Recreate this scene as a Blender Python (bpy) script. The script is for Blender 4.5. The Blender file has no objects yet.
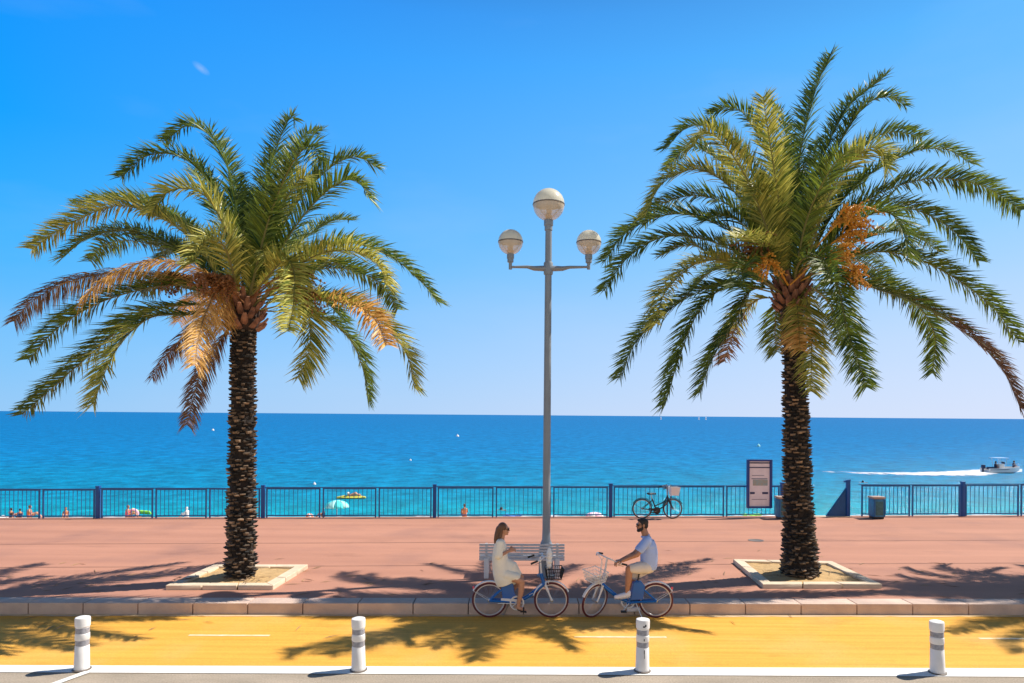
import bpy, bmesh, math, random
from mathutils import Vector, Matrix, Euler
R = math.radians
V = Vector
scene = bpy.context.scene
col = scene.collection

# ------------------------------------------------------------------ camera model
F = 690.0; CX, CY = 530.0, 415.0; CAMZ = 3.6; ROLL = R(0.45)
def ray(px, py):
    du = (px-CX)/F; dv = (CY-py)/F
    c, s = math.cos(ROLL), math.sin(ROLL)
    return du*c - dv*s, du*s + dv*c
def P(px, py, Y):                       # point seen at a pixel at depth Y
    x, z = ray(px, py); return V((x*Y, Y, CAMZ + z*Y))
def G(px, py, z=0.0):                   # point of the horizontal plane z seen at a pixel
    x, zz = ray(px, py); Y = (z-CAMZ)/zz
    return V((x*Y, Y, z))
def line(a, b, z):
    A = G(*a, z); B = G(*b, z); k = (B.y-A.y)/(B.x-A.x)
    f = lambda x: A.y + (x-A.x)*k
    f.k = k; f.ang = math.atan(k)
    return f
ZP = 0.2                                # promenade level
ZSEA = -3.8
kerbY = line((0, 614.5), (1024, 615.3), 0.0)
lineN = line((0, 672.7), (1024, 677.3), 0.0)
lineF = line((0, 665.6), (1024, 668.8), 0.0)
fenceY = line((0, 518.6), (1024, 516.2), ZP)
waterY = lambda x: 50.2 + x*0.075

cd = bpy.data.cameras.new('camera'); cam = bpy.data.objects.new('camera', cd); col.objects.link(cam)
cd.sensor_width = 36; cd.lens = F/1024*36; cd.clip_start = 0.1; cd.clip_end = 60000
cd.shift_x = -(CX-512)/1024; cd.shift_y = (CY-341.5)/1024
c_, s_ = math.cos(ROLL), math.sin(ROLL)
cam.matrix_world = Matrix(((c_, -s_, 0, 0), (0, 0, -1, 0), (s_, c_, 0, CAMZ), (0, 0, 0, 1)))
scene.camera = cam

# ------------------------------------------------------------------ world + sun
SUN_AZ, SUN_EL = 17.5, 51.5             # azimuth from +X towards +Y
w = bpy.data.worlds.new('World'); scene.world = w; w.use_nodes = True
nt = w.node_tree; bg = nt.nodes['Background']
sky = nt.nodes.new('ShaderNodeTexSky'); sky.sky_type = 'NISHITA'; sky.sun_disc = False
sky.sun_elevation = R(SUN_EL); sky.sun_rotation = R(90-SUN_AZ)
sky.altitude = 0; sky.air_density = 1.0; sky.dust_density = 0.5; sky.ozone_density = 3.0
def lin(c): return tuple((x/255/12.92 if x/255 <= .04045 else ((x/255+.055)/1.055)**2.4)*5.9 for x in c)
tcw = nt.nodes.new('ShaderNodeTexCoord'); sw = nt.nodes.new('ShaderNodeSeparateXYZ'); nt.links.new(tcw.outputs['Generated'], sw.inputs[0])
def skyramp(st):
    r = nt.nodes.new('ShaderNodeValToRGB'); e = r.color_ramp.elements; r.color_ramp.interpolation = 'B_SPLINE' if False else 'EASE'
    r.color_ramp.interpolation = 'LINEAR'
    e[0].position = st[0][0]; e[0].color = (*[x/6 for x in lin(st[0][1])], 1); e[1].position = st[-1][0]; e[1].color = (*[x/6 for x in lin(st[-1][1])], 1)
    for p, c in st[1:-1]: q = e.new(p); q.color = (*[x/6 for x in lin(c)], 1)
    nt.links.new(sw.outputs['Z'], r.inputs[0]); return r
# clear sky: deep azure away from the sun, paler and pinker towards it and towards the horizon
ra = skyramp([(0, (148, 200, 246)), (.07, (122, 194, 250)), (.2, (56, 178, 254)), (.33, (4, 160, 255)), (.5, (0, 142, 250)), (.62, (12, 72, 135)), (1, (14, 28, 52))])
rb = skyramp([(0, (216, 226, 250)), (.1, (200, 221, 253)), (.25, (150, 208, 255)), (.45, (96, 186, 255)), (.62, (62, 110, 172)), (1, (14, 30, 54))])
dp = nt.nodes.new('ShaderNodeVectorMath'); dp.operation = 'DOT_PRODUCT'; dp.inputs[1].default_value = (.96, .27, 0); nt.links.new(tcw.outputs['Generated'], dp.inputs[0])
mrw = nt.nodes.new('ShaderNodeMapRange'); mrw.inputs['From Min'].default_value = -.36; mrw.inputs['From Max'].default_value = .86; nt.links.new(dp.outputs['Value'], mrw.inputs[0])
ms_ = nt.nodes.new('ShaderNodeMix'); ms_.data_type = 'RGBA'; nt.links.new(mrw.outputs[0], ms_.inputs['Factor']); nt.links.new(ra.outputs[0], ms_.inputs['A']); nt.links.new(rb.outputs[0], ms_.inputs['B'])
# a wisp of cloud
wv = nt.nodes.new('ShaderNodeMapping'); wv.inputs['Location'].default_value = (.385, 0, -.423); wv.inputs['Rotation'].default_value = (0, R(-25), 0); nt.links.new(tcw.outputs['Generated'], wv.inputs[0])
sc6 = nt.nodes.new('ShaderNodeVectorMath'); sc6.operation = 'SCALE'; sc6.inputs['Scale'].default_value = 6.0
# unseen sky behind the camera, made pale to brighten camera-facing sides
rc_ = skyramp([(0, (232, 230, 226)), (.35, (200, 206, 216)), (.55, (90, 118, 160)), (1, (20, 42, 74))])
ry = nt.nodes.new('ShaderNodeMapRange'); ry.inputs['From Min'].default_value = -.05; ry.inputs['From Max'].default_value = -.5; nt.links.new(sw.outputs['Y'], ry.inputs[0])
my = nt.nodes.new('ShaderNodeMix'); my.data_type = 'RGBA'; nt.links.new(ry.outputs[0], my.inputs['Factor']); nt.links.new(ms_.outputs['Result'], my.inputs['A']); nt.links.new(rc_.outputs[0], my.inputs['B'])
# a wisp of cloud high on the left
sb = nt.nodes.new('ShaderNodeVectorMath'); sb.operation = 'SUBTRACT'; sb.inputs[1].default_value = (-.395, .822, .410); nt.links.new(tcw.outputs['Generated'], sb.inputs[0])
wr = nt.nodes.new('ShaderNodeVectorRotate'); wr.rotation_type = 'Y_AXIS'; wr.inputs['Angle'].default_value = R(-32); nt.links.new(sb.outputs[0], wr.inputs['Vector'])
wm = nt.nodes.new('ShaderNodeVectorMath'); wm.operation = 'MULTIPLY'; wm.inputs[1].default_value = (1/.018, 20, 1/.009); nt.links.new(wr.outputs[0], wm.inputs[0])
wl = nt.nodes.new('ShaderNodeVectorMath'); wl.operation = 'LENGTH'; nt.links.new(wm.outputs[0], wl.inputs[0])
wn = nt.nodes.new('ShaderNodeTexNoise'); wn.inputs['Scale'].default_value = 90; wn.inputs['Detail'].default_value = 4; nt.links.new(tcw.outputs['Generated'], wn.inputs['Vector'])
wo_ = nt.nodes.new('ShaderNodeMath'); wo_.operation = 'SUBTRACT'; wo_.inputs[0].default_value = 0.55; wo_.use_clamp = True; nt.links.new(wl.outputs['Value'], wo_.inputs[1])
wp_ = nt.nodes.new('ShaderNodeMath'); wp_.operation = 'MULTIPLY'; nt.links.new(wo_.outputs[0], wp_.inputs[0]); nt.links.new(wn.outputs['Fac'], wp_.inputs[1])
# very faint large-scale unevenness
wn2 = nt.nodes.new('ShaderNodeTexNoise'); wn2.inputs['Scale'].default_value = 3.0; wn2.inputs['Detail'].default_value = 5
wsc = nt.nodes.new('ShaderNodeMapping'); wsc.inputs['Scale'].default_value = (1, 1, 3.5); nt.links.new(tcw.outputs['Generated'], wsc.inputs[0]); nt.links.new(wsc.outputs[0], wn2.inputs['Vector'])
wr2 = nt.nodes.new('ShaderNodeMapRange'); wr2.inputs['From Min'].default_value = .5; wr2.inputs['From Max'].default_value = .8; wr2.inputs['To Max'].default_value = .10; nt.links.new(wn2.outputs['Fac'], wr2.inputs[0])
wa = nt.nodes.new('ShaderNodeMath'); wa.operation = 'ADD'; nt.links.new(wp_.outputs[0], wa.inputs[0]); nt.links.new(wr2.outputs[0], wa.inputs[1])
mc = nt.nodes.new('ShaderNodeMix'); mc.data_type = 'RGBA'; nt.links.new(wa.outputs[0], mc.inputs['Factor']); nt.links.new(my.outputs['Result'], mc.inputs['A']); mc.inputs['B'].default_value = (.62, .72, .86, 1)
nt.links.new(mc.outputs['Result'], sc6.inputs[0])
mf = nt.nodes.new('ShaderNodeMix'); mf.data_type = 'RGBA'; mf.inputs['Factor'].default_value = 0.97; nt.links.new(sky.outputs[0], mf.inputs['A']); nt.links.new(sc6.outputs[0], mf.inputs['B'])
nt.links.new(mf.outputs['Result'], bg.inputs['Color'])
nt.nodes.remove(wv)
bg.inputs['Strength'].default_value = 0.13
sl = bpy.data.lights.new('sun', 'SUN'); sl.energy = 4.9; sl.angle = R(0.53); sl.color = (1.0, 0.93, 0.83)
so = bpy.data.objects.new('sun', sl); col.objects.link(so)
sd = V((math.cos(R(SUN_AZ))*math.cos(R(SUN_EL)), math.sin(R(SUN_AZ))*math.cos(R(SUN_EL)), math.sin(R(SUN_EL))))
so.rotation_euler = sd.to_track_quat('Z', 'Y').to_euler(); so.location = (20, 10, 30)
scene.view_settings.view_transform = 'Standard'; scene.view_settings.look = 'None'
scene.view_settings.exposure = 0.43; scene.view_settings.gamma = 1.0

# ------------------------------------------------------------------ materials
def mat(name, colr, rough=0.6, metal=0.0, spec=0.5, var=0.0, vscale=4.0, bump=0.0, bscale=30.0, c2=None, stretch=(1,1,1), detail=4):
    m = bpy.data.materials.new(name); m.use_nodes = True
    n = m.node_tree; b = n.nodes['Principled BSDF']
    b.inputs['Base Color'].default_value = (*colr, 1); b.inputs['Roughness'].default_value = rough
    b.inputs['Metallic'].default_value = metal; b.inputs['Specular IOR Level'].default_value = spec
    tc = n.nodes.new('ShaderNodeTexCoord'); mp = n.nodes.new('ShaderNodeMapping'); mp.inputs['Scale'].default_value = stretch
    n.links.new(tc.outputs['Object'], mp.inputs[0])
    if var > 0 or c2:
        no = n.nodes.new('ShaderNodeTexNoise'); no.inputs['Scale'].default_value = vscale; no.inputs['Detail'].default_value = detail
        n.links.new(mp.outputs[0], no.inputs['Vector'])
        cr = n.nodes.new('ShaderNodeValToRGB'); cr.color_ramp.elements[0].position = 0.3; cr.color_ramp.elements[1].position = 0.7
        a = c2 if c2 else tuple(max(0, x*(1-var)) for x in colr); d = colr if c2 else tuple(min(1, x*(1+var)) for x in colr)
        cr.color_ramp.elements[0].color = (*a, 1); cr.color_ramp.elements[1].color = (*d, 1)
        n.links.new(no.outputs['Fac'], cr.inputs[0]); n.links.new(cr.outputs[0], b.inputs['Base Color'])
    if bump > 0:
        nb = n.nodes.new('ShaderNodeTexNoise'); nb.inputs['Scale'].default_value = bscale; nb.inputs['Detail'].default_value = 5
        n.links.new(mp.outputs[0], nb.inputs['Vector'])
        bu = n.nodes.new('ShaderNodeBump'); bu.inputs['Strength'].default_value = bump; bu.inputs['Distance'].default_value = 0.02
        n.links.new(nb.outputs['Fac'], bu.inputs['Height']); n.links.new(bu.outputs[0], b.inputs['Normal'])
    return m
M = {}
M['white_paint'] = mat('white_paint', (0.78, 0.76, 0.74), 0.5, var=0.06, vscale=6)
M['line_paint'] = mat('line_paint', (0.80, 0.78, 0.74), 0.7, var=0.08, vscale=5, bump=0.2, bscale=90)
M['kerb_stone'] = mat('kerb_stone', (0.66, 0.49, 0.39), 0.85, c2=(0.50, 0.37, 0.31), vscale=3, bump=0.5, bscale=40)
M['surround_stone'] = mat('surround_stone', (0.74, 0.60, 0.44), 0.85, c2=(0.60, 0.48, 0.34), vscale=4, bump=0.4, bscale=40)
M['asphalt'] = mat('asphalt', (0.33, 0.29, 0.26), 0.9, c2=(0.20, 0.175, 0.16), vscale=60, bump=0.6, bscale=120)
M['soil'] = mat('soil', (0.58, 0.38, 0.17), 0.95, c2=(0.42, 0.27, 0.12), vscale=9, bump=1.0, bscale=35)
M['sand'] = mat('sand', (0.62, 0.55, 0.46), 0.9, c2=(0.45, 0.40, 0.34), vscale=2, bump=0.3, bscale=20)
M['concrete'] = mat('concrete', (0.45, 0.42, 0.38), 0.85, var=0.15, vscale=2, bump=0.3)
M['pole_grey'] = mat('pole_grey', (0.24, 0.275, 0.315), 0.5, metal=0.1, var=0.08, vscale=3)
M['bench_grey'] = mat('bench_grey', (0.58, 0.58, 0.60), 0.55, var=0.1, vscale=8)
M['bench_leg'] = mat('bench_leg', (0.72, 0.73, 0.75), 0.5, var=0.05)
M['fence_blue'] = mat('fence_blue', (0.008, 0.10, 0.30), 0.45, var=0.15, vscale=5)
M['post_blue'] = mat('post_blue', (0.004, 0.075, 0.30), 0.5, var=0.1)
M['bin_blue'] = mat('bin_blue', (0.03, 0.19, 0.36), 0.5, var=0.25, vscale=7)
M['bin_top'] = mat('bin_top', (0.42, 0.30, 0.24), 0.7, var=0.1)
M['board_frame'] = mat('board_frame', (0.008, 0.04, 0.24), 0.35)
M['board_panel'] = mat('board_panel', (0.86, 0.80, 0.83), 0.35, c2=(0.74, 0.69, 0.74), vscale=4)
M['board_ink'] = mat('board_ink', (0.03, 0.04, 0.12), 0.5)
M['board_map'] = mat('board_map', (0.25, 0.42, 0.48), 0.5, c2=(0.42, 0.36, 0.25), vscale=9)
M['bike_blue'] = mat('bike_blue', (0.0, 0.12, 0.46), 0.28, var=0.05)
M['bike_white'] = mat('bike_white', (0.75, 0.75, 0.77), 0.3)
M['tyre_red'] = mat('tyre_red', (0.10, 0.012, 0.02), 0.6)
M['tyre_black'] = mat('tyre_black', (0.012, 0.012, 0.014), 0.65)
M['rim'] = mat('rim', (0.62, 0.60, 0.62), 0.35, metal=0.4)
M['steel'] = mat('steel', (0.45, 0.45, 0.48), 0.3, metal=0.8)
M['black'] = mat('black', (0.012, 0.012, 0.015), 0.45)
M['rubber'] = mat('rubber', (0.02, 0.02, 0.022), 0.7)
M['skin_m'] = mat('skin_m', (0.44, 0.205, 0.115), 0.5, var=0.08, vscale=12)
M['skin_w'] = mat('skin_w', (0.54, 0.27, 0.165), 0.5, var=0.08, vscale=12)
M['hair_brown'] = mat('hair_brown', (0.24, 0.11, 0.05), 0.5, c2=(0.08, 0.035, 0.018), vscale=60, stretch=(3, 3, 0.3), bump=0.6, bscale=80)
M['hair_black'] = mat('hair_black', (0.018, 0.012, 0.010), 0.55, bump=0.6, bscale=120)
M['dress'] = mat('dress', (0.88, 0.83, 0.71), 0.85, var=0.05, vscale=5, bump=0.3, bscale=14)
M['shirt'] = mat('shirt', (0.40, 0.52, 0.84), 0.85, var=0.06, vscale=8, bump=0.25, bscale=16)
M['shorts'] = mat('shorts', (0.72, 0.66, 0.60), 0.85, var=0.06, vscale=8, bump=0.25, bscale=16)
M['shoe'] = mat('shoe', (0.70, 0.70, 0.78), 0.7)
M['sole'] = mat('sole', (0.55, 0.5, 0.45), 0.7)
M['lips'] = mat('lips', (0.35, 0.10, 0.08), 0.4)
M['hull_white'] = mat('hull_white', (0.75, 0.74, 0.72), 0.3)
M['navy'] = mat('navy', (0.01, 0.018, 0.07), 0.5)
M['canopy_blue'] = mat('canopy_blue', (0.35, 0.50, 0.75), 0.6)
M['cyan_cloth'] = mat('cyan_cloth', (0.08, 0.72, 0.75), 0.8)
M['cyan_pale'] = mat('cyan_pale', (0.38, 0.80, 0.78), 0.8)
M['pink_cloth'] = mat('pink_cloth', (0.85, 0.52, 0.66), 0.8)
M['red_cloth'] = mat('red_cloth', (0.80, 0.12, 0.16), 0.7)
M['lime'] = mat('lime', (0.35, 0.85, 0.08), 0.5)
M['yellow'] = mat('yellow', (0.70, 0.62, 0.10), 0.5)
M['cloth_white'] = mat('cloth_white', (0.8, 0.8, 0.8), 0.8)
M['cloth_orange'] = mat('cloth_orange', (0.75, 0.22, 0.08), 0.8)
M['towel_blue'] = mat('towel_blue', (0.05, 0.25, 0.7), 0.8)
M['fruit'] = mat('fruit', (0.80, 0.38, 0.04), 0.5, c2=(0.46, 0.20, 0.02), vscale=9)
M['fruit_brown'] = mat('fruit_brown', (0.36, 0.14, 0.03), 0.6, c2=(0.16, 0.06, 0.02), vscale=9)
M['boot'] = mat('boot', (0.40, 0.18, 0.10), 0.75, c2=(0.12, 0.05, 0.03), vscale=7, bump=0.5)
M['fibre'] = mat('fibre', (0.06, 0.03, 0.018), 0.9, c2=(0.02, 0.012, 0.01), vscale=8, bump=0.8)
M['ring_dark'] = mat('ring_dark', (0.16, 0.13, 0.11), 0.5)

def nodes(m): return m.node_tree.nodes, m.node_tree.links, m.node_tree.nodes['Principled BSDF']

# globe top (milk glass) and lower clear half
m = mat('milk_glass', (0.95, 0.92, 0.78), 0.2, spec=0.6); M['milk_glass'] = m
n, l, b = nodes(m); tr = n.new('ShaderNodeBsdfTranslucent'); tr.inputs['Color'].default_value = (.98, .95, .82, 1); mx = n.new('ShaderNodeMixShader'); mx.inputs[0].default_value = .4
l.new(b.outputs[0], mx.inputs[1]); l.new(tr.outputs[0], mx.inputs[2]); l.new(mx.outputs[0], n['Material Output'].inputs[0])
m = mat('clear_glass', (0.95, 0.80, 0.62), 0.12, spec=0.6); M['clear_glass'] = m
n, l, b = nodes(m); b.inputs['Alpha'].default_value = 0.58

# bark
m = mat('bark', (0.21, 0.135, 0.09), 0.9, c2=(0.03, 0.018, 0.014), vscale=10, bump=1.0, bscale=45); M['bark'] = m
n, l, b = nodes(m); at = n.new('ShaderNodeAttribute'); at.attribute_name = 'tint'
mb_ = n.new('ShaderNodeMix'); mb_.data_type = 'RGBA'; mb_.blend_type = 'MULTIPLY'; mb_.inputs['Factor'].default_value = 1
r_ = [x for x in n if x.type == 'VALTORGB'][0]; r_.color_ramp.elements[0].color = (.35, .35, .35, 1); r_.color_ramp.elements[1].color = (1.15, 1.1, 1.05, 1)
l.new(r_.outputs[0], mb_.inputs['A']); l.new(at.outputs['Color'], mb_.inputs['B']); l.new(mb_.outputs['Result'], b.inputs['Base Color'])
# leaves: colour from the mesh's own tint
m = bpy.data.materials.new('palm_leaf'); m.use_nodes = True; M['leaf'] = m
n, l, b = nodes(m)
at = n.new('ShaderNodeAttribute'); at.attribute_name = 'tint'
l.new(at.outputs['Color'], b.inputs['Base Color']); b.inputs['Roughness'].default_value = 0.45
b.inputs['Specular IOR Level'].default_value = 0.35
tr = n.new('ShaderNodeBsdfTranslucent'); l.new(at.outputs['Color'], tr.inputs['Color'])
mx = n.new('ShaderNodeMixShader'); mx.inputs[0].default_value = 0.33
l.new(b.outputs[0], mx.inputs[1]); l.new(tr.outputs[0], mx.inputs[2]); l.new(mx.outputs[0], n['Material Output'].inputs[0])

# yellow lane: streaks along X, tyre wear
def ground_mat(name, ca, cb, cc, streak=(0.15, 6, 1), fine=140, bump=0.4, wear=0.45):
    m = bpy.data.materials.new(name); m.use_nodes = True; n, l, b = nodes(m)
    tc = n.new('ShaderNodeTexCoord'); mp = n.new('ShaderNodeMapping'); mp.inputs['Scale'].default_value = streak
    l.new(tc.outputs['Object'], mp.inputs[0])
    n1 = n.new('ShaderNodeTexNoise'); n1.inputs['Scale'].default_value = 1.0; n1.inputs['Detail'].default_value = 6; l.new(mp.outputs[0], n1.inputs['Vector'])
    n2 = n.new('ShaderNodeTexNoise'); n2.inputs['Scale'].default_value = fine; n2.inputs['Detail'].default_value = 2; l.new(tc.outputs['Object'], n2.inputs['Vector'])
    n3 = n.new('ShaderNodeTexNoise'); n3.inputs['Scale'].default_value = 0.5; n3.inputs['Detail'].default_value = 5; l.new(tc.outputs['Object'], n3.inputs['Vector'])
    cr = n.new('ShaderNodeValToRGB'); e = cr.color_ramp.elements
    e[0].position = 0.34; e[0].color = (*ca, 1); e[1].position = 0.66; e[1].color = (*cb, 1); l.new(n1.outputs['Fac'], cr.inputs[0])
    m1 = n.new('ShaderNodeMix'); m1.data_type = 'RGBA'; l.new(cr.outputs[0], m1.inputs['A']); m1.inputs['B'].default_value = (*cc, 1)
    r3 = n.new('ShaderNodeMapRange'); r3.inputs['From Min'].default_value = 0.5; r3.inputs['From Max'].default_value = 0.75; r3.inputs['To Max'].default_value = wear
    l.new(n3.outputs['Fac'], r3.inputs[0]); l.new(r3.outputs[0], m1.inputs['Factor'])
    m2 = n.new('ShaderNodeMix'); m2.data_type = 'RGBA'; m2.blend_type = 'MULTIPLY'; m2.inputs['Factor'].default_value = 1.0
    r2 = n.new('ShaderNodeMapRange'); r2.inputs['From Min'].default_value = 0.3; r2.inputs['From Max'].default_value = 0.7
    r2.inputs['To Min'].default_value = 0.80; r2.inputs['To Max'].default_value = 1.15; l.new(n2.outputs['Fac'], r2.inputs[0])
    l.new(m1.outputs['Result'], m2.inputs['A']); l.new(r2.outputs[0], m2.inputs['B'])
    mp4 = n.new('ShaderNodeMapping'); mp4.inputs['Scale'].default_value = (.35, .9, 1); l.new(tc.outputs['Object'], mp4.inputs[0])
    n4 = n.new('ShaderNodeTexNoise'); n4.inputs['Scale'].default_value = 1.3; n4.inputs['Detail'].default_value = 8; n4.inputs['Roughness'].default_value = .7; l.new(mp4.outputs[0], n4.inputs['Vector'])
    r4 = n.new('ShaderNodeMapRange'); r4.inputs['From Min'].default_value = .56; r4.inputs['From Max'].default_value = .74; r4.inputs['To Min'].default_value = 1.0; r4.inputs['To Max'].default_value = .72; l.new(n4.outputs['Fac'], r4.inputs[0])
    m5 = n.new('ShaderNodeMix'); m5.data_type = 'RGBA'; m5.blend_type = 'MULTIPLY'; m5.inputs['Factor'].default_value = 1.0
    l.new(m2.outputs['Result'], m5.inputs['A']); l.new(r4.outputs[0], m5.inputs['B'])
    l.new(m5.outputs['Result'], b.inputs['Base Color']); b.inputs['Roughness'].default_value = 0.85; b.inputs['Specular IOR Level'].default_value = 0.3
    bu = n.new('ShaderNodeBump'); bu.inputs['Strength'].default_value = bump; bu.inputs['Distance'].default_value = 0.006
    l.new(n2.outputs['Fac'], bu.inputs['Height']); l.new(bu.outputs[0], b.inputs['Normal'])
    return m
M['lane'] = ground_mat('yellow_lane', (0.68, 0.335, 0.045), (0.79, 0.41, 0.065), (0.72, 0.42, 0.13), streak=(0.25, 9, 1), fine=70, wear=0.9)
M['prom'] = ground_mat('red_asphalt', (0.415, 0.198, 0.132), (0.495, 0.24, 0.16), (0.35, 0.175, 0.13), streak=(0.12, 1.6, 1), fine=55, wear=0.9)
M['road'] = ground_mat('grey_asphalt', (0.31, 0.26, 0.20), (0.41, 0.34, 0.265), (0.34, 0.28, 0.215), streak=(1, 3, 1), fine=45, bump=0.8)
M['worn_paint'] = mat('worn_paint', (0.80, 0.70, 0.52), 0.8, c2=(0.74, 0.52, 0.22), vscale=7)
M['gutter'] = mat('gutter_dust', (0.60, 0.48, 0.36), 0.9, c2=(0.62, 0.42, 0.16), vscale=3, stretch=(0.4, 4, 1))
M['joint'] = mat('joint', (0.22, 0.10, 0.07), 0.9, c2=(0.36, 0.18, 0.12), vscale=2)

# sea
m = bpy.data.materials.new('sea_water'); m.use_nodes = True; M['sea'] = m; n, l, b = nodes(m)
tc = n.new('ShaderNodeTexCoord'); sx = n.new('ShaderNodeSeparateXYZ'); l.new(tc.outputs['Object'], sx.inputs[0])
mxx = n.new('ShaderNodeMath'); mxx.operation = 'MULTIPLY_ADD'; mxx.inputs[1].default_value = -0.075; l.new(sx.outputs['X'], mxx.inputs[0]); l.new(sx.outputs['Y'], mxx.inputs[2])
dv = n.new('ShaderNodeMath'); dv.operation = 'DIVIDE'; dv.inputs[0].default_value = 50.0; l.new(mxx.outputs[0], dv.inputs[1])   # 1 at the shore, 0 far out
mpw = n.new('ShaderNodeMapping'); mpw.inputs['Scale'].default_value = (0.02, 0.09, 1); l.new(tc.outputs['Object'], mpw.inputs[0])
nw = n.new('ShaderNodeTexNoise'); nw.inputs['Scale'].default_value = 1.0; nw.inputs['Detail'].default_value = 6; l.new(mpw.outputs[0], nw.inputs['Vector'])
ad = n.new('ShaderNodeMath'); ad.operation = 'MULTIPLY_ADD'; ad.inputs[1].default_value = 0.16; l.new(nw.outputs['Fac'], ad.inputs[0]); l.new(dv.outputs[0], ad.inputs[2])
cr = n.new('ShaderNodeValToRGB'); e = cr.color_ramp.elements
e[0].position = 0.08; e[0].color = (0.0, 0.142, 0.39, 1); e[1].position = 1.08; e[1].color = (0.0, 0.33, 0.45, 1)
q = e.new(0.45); q.color = (0.0, 0.185, 0.45, 1); q = e.new(0.78); q.color = (0.0, 0.235, 0.43, 1)
l.new(ad.outputs[0], cr.inputs[0])
mp2 = n.new('ShaderNodeMapping'); mp2.inputs['Scale'].default_value = (0.35, 1.1, 1); l.new(tc.outputs['Object'], mp2.inputs[0])
n2 = n.new('ShaderNodeTexNoise'); n2.inputs['Scale'].default_value = 1.6; n2.inputs['Detail'].default_value = 8; n2.inputs['Roughness'].default_value = 0.65; l.new(mp2.outputs[0], n2.inputs['Vector'])
bu = n.new('ShaderNodeBump'); bu.inputs['Strength'].default_value = 0.9; bu.inputs['Distance'].default_value = 0.35
l.new(n2.outputs['Fac'], bu.inputs['Height']); l.new(bu.outputs[0], b.inputs['Normal'])
mp3 = n.new('ShaderNodeMapping'); mp3.inputs['Scale'].default_value = (0.42, 0.40, 1); l.new(tc.outputs['Object'], mp3.inputs[0])
n3 = n.new('ShaderNodeTexNoise'); n3.inputs['Scale'].default_value = 1.0; n3.inputs['Detail'].default_value = 9; n3.inputs['Roughness'].default_value = 0.78; l.new(mp3.outputs[0], n3.inputs['Vector'])
r3 = n.new('ShaderNodeMapRange'); r3.inputs['From Min'].default_value = 0.33; r3.inputs['From Max'].default_value = 0.67; r3.inputs['To Min'].default_value = 0.45; r3.inputs['To Max'].default_value = 1.38; l.new(n3.outputs['Fac'], r3.inputs[0])
mm = n.new('ShaderNodeMix'); mm.data_type = 'RGBA'; mm.blend_type = 'MULTIPLY'; mm.inputs['Factor'].default_value = 1.0
l.new(cr.outputs[0], mm.inputs['A']); l.new(r3.outputs[0], mm.inputs['B'])
l.new(mm.outputs['Result'], b.inputs['Base Color']); b.inputs['Roughness'].default_value = 0.5; b.inputs['Specular IOR Level'].default_value = 0.0; b.inputs['IOR'].default_value = 1.01
gl = n.new('ShaderNodeBsdfGlossy'); gl.inputs['Roughness'].default_value = 0.22; l.new(bu.outputs[0], gl.inputs['Normal'])
ms2 = n.new('ShaderNodeMixShader'); ms2.inputs[0].default_value = 0.13; l.new(b.outputs[0], ms2.inputs[1]); l.new(gl.outputs[0], ms2.inputs[2]); l.new(ms2.outputs[0], n['Material Output'].inputs[0])
# foam
m = bpy.data.materials.new('foam'); m.use_nodes = True; M['foam'] = m; n, l, b = nodes(m)
tc = n.new('ShaderNodeTexCoord'); nf = n.new('ShaderNodeTexNoise'); nf.inputs['Scale'].default_value = 0.8; nf.inputs['Detail'].default_value = 6
l.new(tc.outputs['Object'], nf.inputs['Vector'])
at = n.new('ShaderNodeAttribute'); at.attribute_name = 'foamy'
ad = n.new('ShaderNodeMath'); ad.operation = 'ADD'; l.new(nf.outputs['Fac'], ad.inputs[0]); l.new(at.outputs['Fac'], ad.inputs[1])
mr = n.new('ShaderNodeMapRange'); mr.inputs['From Min'].default_value = 0.75; mr.inputs['From Max'].default_value = 1.05; l.new(ad.outputs[0], mr.inputs[0])
l.new(mr.outputs[0], b.inputs['Alpha']); b.inputs['Base Color'].default_value = (0.8, 0.85, 0.9, 1); b.inputs['Roughness'].default_value = 0.9

# ------------------------------------------------------------------ mesh helpers
def nb(): return bmesh.new()
def obj(name, bm, m, parent=None, smooth=True, label=None):
    me = bpy.data.meshes.new(name)
    bmesh.ops.recalc_face_normals(bm, faces=bm.faces)
    bm.to_mesh(me); bm.free(); me.materials.append(M[m] if isinstance(m, str) else m)
    if smooth:
        for p in me.polygons: p.use_smooth = True
        me.set_sharp_from_angle(angle=R(38))
    o = bpy.data.objects.new(name, me); col.objects.link(o)
    if parent: o.parent = parent
    if label: o['label'] = label
    return o
def thing(name, label, cat, loc=(0, 0, 0), rz=0, group=None):
    o = bpy.data.objects.new(name, None); col.objects.link(o); o.empty_display_size = 0.1
    o.location = loc; o.rotation_euler = (0, 0, rz); o['label'] = label; o['category'] = cat
    if group: o['group'] = group
    return o
def tag(o, label, cat, group=None):
    o['label'] = label; o['category'] = cat
    if group: o['group'] = group
    return o
def struct(name, bm, m, kind='structure', **k):
    o = obj(name, bm, m, **k); o['kind'] = kind; return o
def box(bm, c, s, rot=None, bev=0.0):
    mt = Matrix.Translation(c) @ (rot.to_4x4() if rot else Matrix.Identity(4)) @ Matrix.Diagonal((*s, 1))
    r = bmesh.ops.create_cube(bm, size=1.0, matrix=mt)
    if bev > 0:
        es = list({e for v in r['verts'] for e in v.link_edges})
        bmesh.ops.bevel(bm, geom=es, offset=bev, segments=2, affect='EDGES', profile=0.6)
def frame_for(d):
    d = d.normalized(); a = V((0, 0, 1)) if abs(d.z) < 0.9 else V((0, 1, 0))
    u = d.cross(a).normalized(); return u, d.cross(u).normalized()
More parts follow.
